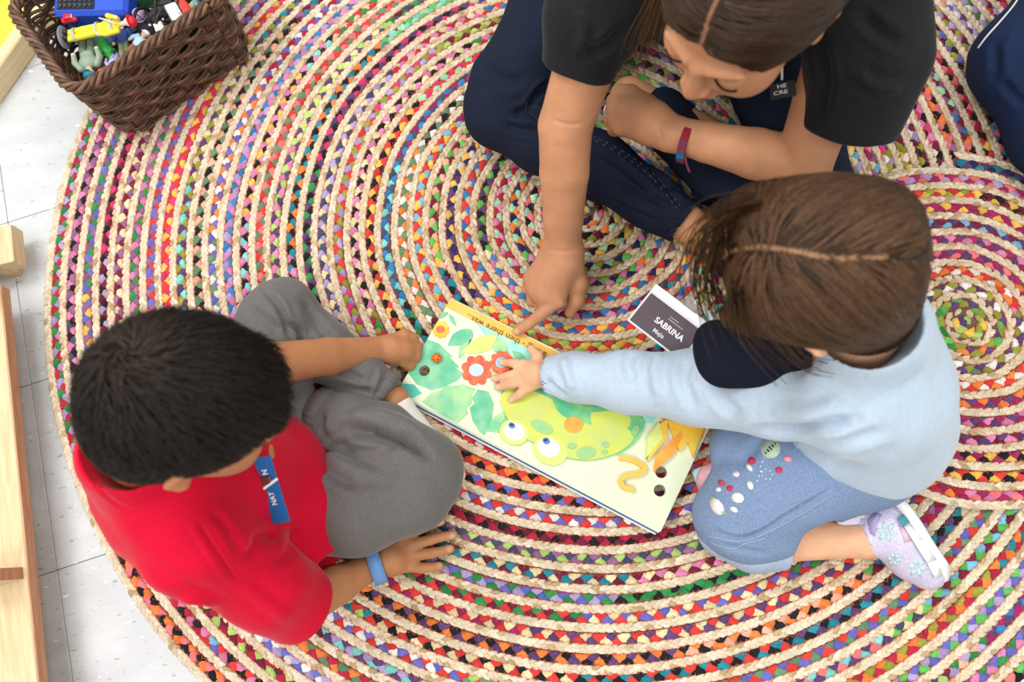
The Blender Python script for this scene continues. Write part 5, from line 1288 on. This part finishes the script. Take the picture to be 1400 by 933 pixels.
# ================================================================== toys in the basket
def fmesh(F, relax=1): return F.mesh(relax)
def figure(name, label, feet, headp, w, cols, hat=None, base=None, arm_pose=None, belt=None, lie=None, group=None):
    """small plastic figure lying in the basket from feet to head; w = shoulder half width"""
    feet, headp = U(*feet), U(*headp); ax = norm(headp - feet); hgt = np.linalg.norm(headp - feet); nn = norm([0, 0, 1.] - ax*ax[2]); lt = np.cross(ax, nn)
    root = empty(name, (feet + headp)/2, label, 'toy figure', group); at = lambda a, b, c=0: feet + ax*hgt*a + lt*w*b + nn*w*c
    for e in (-1, 1):
        F = Field(.0014); F.chain([(at(.02, .45*e), w*.40), (at(.25, .45*e), w*.42), (at(.48, .38*e), w*.48)], .002); obj('leg', *fmesh(F), plain(cols[0], .45), root)
        F = Field(.0014); F.ell(at(.0, .45*e, .1), np.array([w*.4, w*.4, w*.55]), np.stack([lt, ax, nn], 1), 0); obj('boot', *fmesh(F), plain(cols[4], .4), root)
    F = Field(.0016); F.ell(at(.47, 0), np.array([w*.85, hgt*.08, w*.62]), np.stack([lt, ax, nn], 1), 0); F.ell(at(.64, 0), np.array([w*1.0, hgt*.17, w*.68]), np.stack([lt, ax, nn], 1), .004); obj('torso', *fmesh(F), plain(cols[1], .45), root)
    for e in (-1, 1):
        p = arm_pose[0 if e < 0 else 1] if arm_pose else ((.62, 1.35, .2), (.48, 1.3, .45))
        F = Field(.0014); pp = [at(.76, .9*e)] + [at(a, b*e, c) for a, b, c in p]; F.chain([(q, w*r) for q, r in zip(pp, (.36, .32, .27))], .002); am = obj('arm', *fmesh(F), plain(cols[1], .45), root)
        F = Field(.0013); F.ell(pp[-1] + (pp[-1] - pp[-2])*.15, np.array([w*.27]*3), None, 0); obj('hand', *fmesh(F), plain(cols[2], .5), am)
    F = Field(.0013); F.rc(at(.82, 0), at(.86, 0), w*.3, w*.3, .002); F.ell(at(.94, 0, .05), np.array([w*.52, w*.62, w*.58]), np.stack([lt, ax, nn], 1), .002); F.ell(at(.93, 0, .62), np.array([w*.12]*3), None, .002); hd = obj('head', *fmesh(F), plain(cols[2], .5), root)
    for e in (-1, 1): obj('eye', *lathe([(.0001, .0004), (w*.07, .0002), (w*.08, -.0004)], 8, at(.955, .2*e, .58), frame(z=nn, x=lt)), plain('#2a2a2a', .4), hd)
    F = Field(.0013)
    if hat == 'helmet':
        F.ell(at(.99, 0, -.02), np.array([w*.66, w*.55, w*.66]), np.stack([lt, ax, nn], 1), 0); F.ell(at(.965, 0, .1), np.array([w*.92, w*.12, w*.98]), np.stack([lt, ax, nn], 1), .001)
    elif hat == 'cap':
        F.ell(at(1.0, 0, 0), np.array([w*.64, w*.42, w*.64]), np.stack([lt, ax, nn], 1), 0); F.ell(at(.985, 0, .6), np.array([w*.42, w*.1, w*.42]), np.stack([lt, ax, nn], 1), .001)
    else: F.ell(at(.98, 0, -.12), np.array([w*.60, w*.58, w*.58]), np.stack([lt, ax, nn], 1), 0)
    obj('hat' if hat else 'hair', *fmesh(F), plain(cols[3], .4), root)
    if belt:
        for a, r in belt: 
            tt = np.linspace(0, 2*np.pi, 24, endpoint=False)
            obj('reflective_band', *band([at(a, 0) + lt*w*r*math.cos(t)*1.02 + nn*w*.66*r*math.sin(t)*1.02 for t in tt], ax, hgt*.035, .0006), plain('#b9bcc0', .25), root)
    if base:
        obj('base_plate', *lathe([(w*1.5, -.0018), (w*1.62, 0), (w*1.5, .0018)], 24, feet - ax*.006, frame(z=ax, x=lt) @ np.diag([1.0, .75, 1])), plain(base, .4), root)
    return root, at, (lt, ax, nn), hgt
zt_ = .144 + RZ
r0, at, fr, hg = figure('firefighter_figure', 'toy firefighter in a yellow suit and red helmet lying on top of the basket', (92, 50, zt_ + .012), (182, 29, zt_ + .02), .0125, ('#efe23a', '#f0e43c', '#f0d9cc', '#d8283a', '#2c2a2a'), 'helmet', '#7d828c', (((.66, 1.2, .5), (.80, .3, .95)), ((.62, 1.3, .3), (.52, 1.2, .5))), ((.12, .92), (.47, .98), (.70, 1.03)))
obj('axe', *tube(np.array([at(.82, .9, 1.0), at(.70, .1, 1.15), at(.56, -.8, .9)]), .0016, 6), plain('#d9d3c6', .3), r0)
figure('soldier_figure', 'grey-green toy soldier with a teal cap lying under the toy firefighter', (118, 52, zt_ - .012), (123, 104, zt_ - .004), .0150, ('#6d7c66', '#8fa08c', '#e6c2a2', '#2f7f97', '#5b6a52'), 'cap')
figure('seated_figure', 'small toy figure in olive trousers beside the toy firefighter\'s helmet', (172, 86, zt_ - .012), (166, 30, zt_ - .022), .0105, ('#7f8a63', '#2f4f8a', '#e0b896', '#6a4a2c', '#5c6a48'))
figure('worker_figure', 'toy figure in a pale blue shirt with a white cap against the basket rim', (176, 76, zt_ - .012), (200, 45, zt_ - .002), .0100, ('#8a5a3a', '#a9cbe6', '#e3b48e', '#e8ebee', '#6a4630'), 'cap')
figure('girl_figure', 'toy girl in a black dress with white socks lying by the basket rim', (223, 49, zt_ - .006), (207, 14, zt_ - .008), .0088, ('#f0e8e4', '#242426', '#f0dfd6', '#f3e3da', '#f4f4f4'))
figure('child_figure', 'tiny toy figure with ginger hair half buried beside the near basket wall', (158, 74, zt_ - .02), (152, 94, zt_ - .012), .0080, ('#9a9ac4', '#b3aede', '#e8b48a', '#b06a2a', '#4a4a60'))
# blue toy telephone with a black keypad
c = U(132, 6, zt_ - .012); e1 = norm(U(180, 8, .1) - U(86, 14, .1)); TR_ = frame(z=norm([.05, -.12, 1]), x=e1)
ph = empty('toy_telephone', c - [0, 0, .02], 'blue toy cash telephone with a black keypad at the back of the basket', 'toy'); obj('body', *bbox_bev(c, (.060, .030, .020), TR_, .006), plain('#2f55c8', .35), ph, smooth=False)
obj('handset_ridge', *bbox_bev(c + TR_ @ np.array([.0, .022, .022]), (.056, .009, .006), TR_, .004), plain('#3c64d8', .35), ph, smooth=False)
obj('keypad', *bbox_bev(c + TR_ @ np.array([-.022, -.006, .0205]), (.030, .016, .001), TR_, .0006), plain('#23252e', .5), ph, smooth=False)
for i in range(7):
    for j in range(3): obj('key', *bbox_bev(c + TR_ @ np.array([-.046 + .0080*i, -.016 + .0095*j, .0225]), (.0028, .0034, .0013), TR_, .0008), plain('#3a3d49', .4), ph, smooth=False)
# toy wheelchair
c = U(205, 28, zt_); wc_ = empty('toy_wheelchair', c - [0, 0, .02], 'black toy wheelchair with big wheels between the toy figures', 'toy')
for e, (x, y) in ((-1, (200, 30)), (1, (228, 12))):
    wq = U(x, y, zt_ - .004); Rw = frame(z=norm([.75, -.30, .35]), x=[0, 0, 1])
    wl = obj('wheel', *tube([wq + Rw @ np.array([math.cos(t)*.021, math.sin(t)*.021, 0]) for t in np.linspace(0, 2*np.pi, 32, endpoint=False)], .0026, 8, closed=True), plain('#1d1d1f', .35), wc_)
    for k in range(6): a = k*math.pi/3; obj('spoke', *tube(np.array([wq, wq + Rw @ np.array([math.cos(a)*.02, math.sin(a)*.02, 0])]), .0008, 5), plain('#2a2a2c', .3), wl)
obj('seat', *bbox_bev(U(214, 20, zt_ - .008), (.014, .012, .003), frame(z=[.2, -.3, 1], x=[1, .4, 0]), .002), plain('#29292c', .5), wc_, smooth=False)
for a, b_ in (((205, 10), (230, 2)), ((212, 30), (222, 8))): obj('handle', *tube(np.array([U(*a, zt_ + .006), U(*b_, zt_ + .01)]), .0018, 6), plain('#3a363c', .35), wc_)
# other little things
def small(name, label, cat, c, parts):
    r = empty(name, c, label, cat)
    for nm, vf, hx, rg in parts: obj(nm, *vf, plain(hx, rg), r)
    return r
c = U(241, 22, zt_ - .006); R_ = frame(z=norm([.3, -.2, .9]), x=norm(U(255, 40, .1) - U(236, 12, .1)))
small('toy_fridge', 'white box-shaped toy by the basket rim', 'toy', c, [('body', bbox_bev(c, (.019, .0095, .008), R_, .0015), '#eef0f2', .4), ('door', bbox_bev(c + R_ @ np.array([.004, 0, .0085]), (.014, .008, .0008), R_, .0006), '#fbfbfc', .35), ('handle', tube(np.array([c + R_ @ np.array([.0, .005, .0105]), c + R_ @ np.array([.012, .005, .0105])]), .0008, 6), '#9aa0a6', .3)])
c = U(254, 11, zt_ + .002); ax_ = norm(U(260, 21, zt_) - U(248, 1, zt_)); R_ = frame(z=ax_, x=[0, 0, 1])
small('toy_extinguisher', 'small red toy fire extinguisher near the blue sticks', 'toy', c, [('tank', lathe([(.0006, -.016), (.005, -.0145), (.0072, -.009), (.0072, .011), (.0066, .0125), (.0003, .0125)], 20, c, R_), '#e8443a', .35), ('valve', lathe([(.0024, -.021), (.0024, -.015)], 12, c, R_), '#d9d9dc', .3), ('hose', tube(smoothpath(np.array([c - ax_*.019, c - ax_*.024 + [0, 0, .006], c - ax_*.012 + [-.010, 0, .004]]), 12), .0013, 6), '#d8352e', .4)])
for k, (p, q) in enumerate((((258, -14), (272, 12)), ((270, -18), (280, 0)))):
    a, b_ = U(*p, zt_ - .004), U(*q, zt_ + .002); small('blue_stick', ('grey-blue toy stick lying nearer the red extinguisher', 'grey-blue toy stick lying nearer the basket corner')[k], 'stick', (a + b_)/2, [('shaft', tube(np.array([a, b_]), .0036, 8), '#6f93ad', .45), ('end_cap', tube(np.array([b_, b_ + norm(b_-a)*.003]), .0039, 8), '#55788f', .45)])
F = Field(.0016); F.chain([(U(255, 24, zt_ - .022), .010), (U(262, 15, zt_ - .022), .009), (U(268, 6, zt_ - .022), .008)], .004); c = U(262, 15, zt_ - .03)
r = empty('toy_frog', c, 'pale green toy animal under the blue sticks', 'toy'); obj('body', *F.mesh(1), plain('#b9d98f', .45), r)
for e in (-1, 1): F = Field(.0014); F.chain([(U(257, 20, zt_ - .024), .004), (U(252 + 6*e, 25, zt_ - .026), .0032)], .002); obj('foot', *F.mesh(1), plain('#a9cb7c', .45), r)
F = Field(.0016); F.chain([(U(140, 58, zt_ - .018), .0085), (U(148, 70, zt_ - .018), .0095), (U(151, 78, zt_ - .02), .006)], .004); V, Fc = F.mesh(1)
r = empty('toy_cactus', U(146, 68, zt_ - .03), 'bright green knobbly toy plant beside the grey-green soldier', 'toy'); bd_ = obj('body', V, Fc, plain('#2f9e3f', .45), r); Nn = vnormals(V, Fc)
for i in np.random.default_rng(4).choice(len(V), 40, replace=False): obj('knob', *lathe([(.0001, .0016), (.0012, .0008), (.0014, -.0006)], 7, V[i], frame(z=Nn[i], x=[.3, .5, .8])), plain('#46bb4d', .4), r)
c = U(95, 26, zt_ - .004); R_ = frame(z=[0, 0, 1], x=norm(U(110, 22, .1) - U(82, 27, .1)))
small('toy_car', 'small red toy car behind the toy firefighter\'s legs', 'toy car', c, [('body', bbox_bev(c, (.013, .0065, .0035), R_, .002), '#d22b3c', .3), ('cabin', bbox_bev(c + [0, 0, .0055], (.007, .0055, .0028), R_, .002), '#d22b3c', .3), ('windscreen', bbox_bev(c + R_ @ np.array([.0072, 0, .0058]), (.0006, .0045, .002), R_, .0003), '#dfe6ea', .2)] + [('wheel', lathe([(.0001, -.001), (.0028, -.001), (.0028, .001), (.0001, .001)], 12, c + R_ @ np.array([.008*a, .007*b_, -.003]), frame(z=R_[:, 1], x=R_[:, 0])), '#222326', .5) for a in (-1, 1) for b_ in (-1, 1)])
c = U(190, 20, zt_ - .006)
small('toy_helmet', 'lilac toy helmet behind the red fire helmet', 'toy', c, [('shell', lathe([(.010, -.004), (.0105, .001), (.008, .007), (.004, .0095), (.0003, .0102)], 20, c), '#c3a5c9', .35), ('brim', lathe([(.0098, -.005), (.0125, -.0045), (.0125, -.0035), (.0098, -.003)], 20, c), '#b392bb', .35)])
c = U(140, 100, zt_ - .006)
small('toy_ball', 'little orange-red ball tucked under the near basket rim', 'ball', c, [('shell', lathe([(.0003, -.0075), (.005, -.0056), (.0075, 0), (.005, .0056), (.0003, .0075)], 18, c), '#ee6a4a', .4), ('seam', tube([c + .0075*np.array([math.cos(t), 0, math.sin(t)]) for t in np.linspace(0, 2*np.pi, 24, endpoint=False)], .0005, 5, closed=True), '#c94a30', .5)])
# bigger things lower down that fill the basket
for k, (p, hh, hx, lab) in enumerate((((158, 52, .10), (.040, .030, .022), '#3b4a66', 'dark blue toy block deep in the basket'), ((230, 40, .085), (.045, .032, .030), '#3a3a40', 'dark grey toy block deep in the basket'), ((205, -20, .10), (.040, .040, .035), '#3e6a4a', 'dark green toy block deep in the basket'))):
    c = U(*p); r = empty('toy_block', c - [0, 0, hh[2]], lab, 'toy'); R_ = frame(z=[0, 0, 1], x=k1); obj('body', *bbox_bev(c, hh, R_, .004), plain(hx, .6), r, smooth=False); obj('stud', *lathe([(.008, -.001), (.008, .003), (.007, .004)], 16, c + [0, 0, hh[2]]), plain(hx, .6), r)

# ================================================================== person in navy at the edge of the rug
def build_neighbour():
    J = U
    pel = np.array([1.085, .705, .115]); knee = J(1374, 84, .085); ank = J(1470, 250, .06); knee2 = J(1560, 330, .10)
    nk = pel + [.05, .05, .33]; hc = nk + [-.02, -.02, .13]
    B = Field(.0034); R, L = head(B, hc, norm([-.75, -.5, -.35]), norm([-.3, -.2, .9]), .92, 1.0)
    B.chain([(nk - [0, 0, .03], .04), (nk + [0, 0, .03], .036), (L(0, -.03, -.04), .04)], .02); B.chain([(pel, .08), (nk - [0, 0, .06], .07)], .03)
    B.chain([(pel, .05), (knee, .036), (ank, .026), (ank + [.05, -.04, -.015], .024)], .01); B.chain([(pel, .05), (knee2, .036), (knee2 + [-.02, .12, -.05], .026)], .01)
    for sh, el, wr in ((nk + [-.06, .11, -.03], pel + [-.16, .14, .10], knee + [.07, .06, .06]), (nk + [.06, -.12, -.03], pel + [-.02, -.17, .12], knee2 + [0, .05, .06])):
        B.chain([(sh, .034), (el, .029), (wr, .020)], .006); d = norm(wr - el); sd = norm(np.cross(d, [0, 0, 1.])); pm = wr + d*.035; B.rc(wr, pm, .02, .022, .008)
        for k in range(4): a = pm + sd*(.0095*(k-1.5)) + d*.012; finger(B, [a, a + d*.02 - [0, 0, .006], a + d*.036 - [0, 0, .016]], .0082, .0062, .002)
        finger(B, [wr + d*.015 + sd*.018, wr + d*.032 + sd*.030 - [0, 0, .006], wr + d*.046 + sd*.034 - [0, 0, .012]], .009, .0066, .003)
    V, F = B.mesh(2); person = obj('person', V, F, M_skin_a, origin=(pel[0], pel[1], RZ), col=skin_cols(V, '#c08a66', [(L(0, .09, -.06), .018, '#a9685c')]))
    tag(person, 'person in navy trousers with white piping sitting at the rug\'s edge beside the woman', 'person'); eyes(person, L, R, .92)
    T = Field(.0032); T.ell(pel, (.12, .12, .09), None, .03); T.chain([(pel, .085), ((pel + knee)/2 + [0, 0, .008], .074), (J(1392, 78, .088), .062), (J(1388, 92, .080), .056)], .03); T.chain([(J(1392, 95, .076), .056), (J(1440, 190, .068), .056), (ank, .040)], .025)
    T.chain([(pel, .085), (knee2, .058)], .03); T.chain([(knee2, .055), (knee2 + [-.02, .11, -.05], .040)], .02)
    V, F = T.mesh(3, zmin=RZ); V = ripple(V, F, .0011, .07, 51); V = crease(V, F, [([(1360, 60), (1362, 95), (1352, 115)], 7, .005), ([(1370, 110), (1385, 130), (1400, 140)], 7, .004), ([(1385, 40), (1378, 70), (1375, 100)], 9, -.003)])
    tr = obj('trousers', V, F, mat('navy_twill', lin('#1d2a48'), .85, noise=(600, .75, 1.25), bump=(1300, .25, .0006), spec=.12), person); sf = Surf(V, F)
    p = sf.line([(1398, -12), (1388, 6), (1368, 30), (1350, 50), (1338, 66)], 24, .0012)
    if len(p) > 3: obj('piping', *tube(p, .0016, 6), plain('#d5d2cc', .7), tr)
    S = Field(.0036); S.ell((pel + nk)/2, (.115, .10, .17), None, .03); S.chain([(nk + [-.06, .11, -.03], .046), (nk - [0, 0, .03], .058), (nk + [.06, -.12, -.03], .046)], .03); S.chain([(nk + [-.06, .11, -.03], .048), (nk*.4 + (pel + [-.16, .14, .10])*.6 + [0, .03, 0], .046)], .02); S.chain([(nk + [.06, -.12, -.03], .048), (nk*.4 + (pel + [-.02, -.17, .12])*.6 + [0, -.03, 0], .046)], .02)
    S.rc(nk + [0, 0, -.01], nk + [0, 0, .05], .042, .05, .004, True); V, F = S.mesh(2, zmin=RZ + .01); obj('polo_shirt', ripple(V, F, .001, .08, 3), F, mat('navy_knit_shirt', lin('#232f4c'), .85, bump=(1300, .2, .0005), spec=.1), person)
    Hs = Field(.003); Hs.ell(L(0, -.016, .026), np.array([.0835, .0935, .083])*.92, R, 0); Hs.ell(L(0, -.036, -.022), np.array([.072, .064, .060])*.92, R, .02); Hs.plane(L(0, .074, .036), norm(R @ np.array([0, .80, -.62])))
    for e in (-1, 1): Hs.ell(L(.088*e, .05, -.025), np.array([.04, .05, .05])*.92, R, .008, sub=True)
    V, F = Hs.mesh(2); obj('hair', V, F, plain('#14100d', .6), person)
build_neighbour()
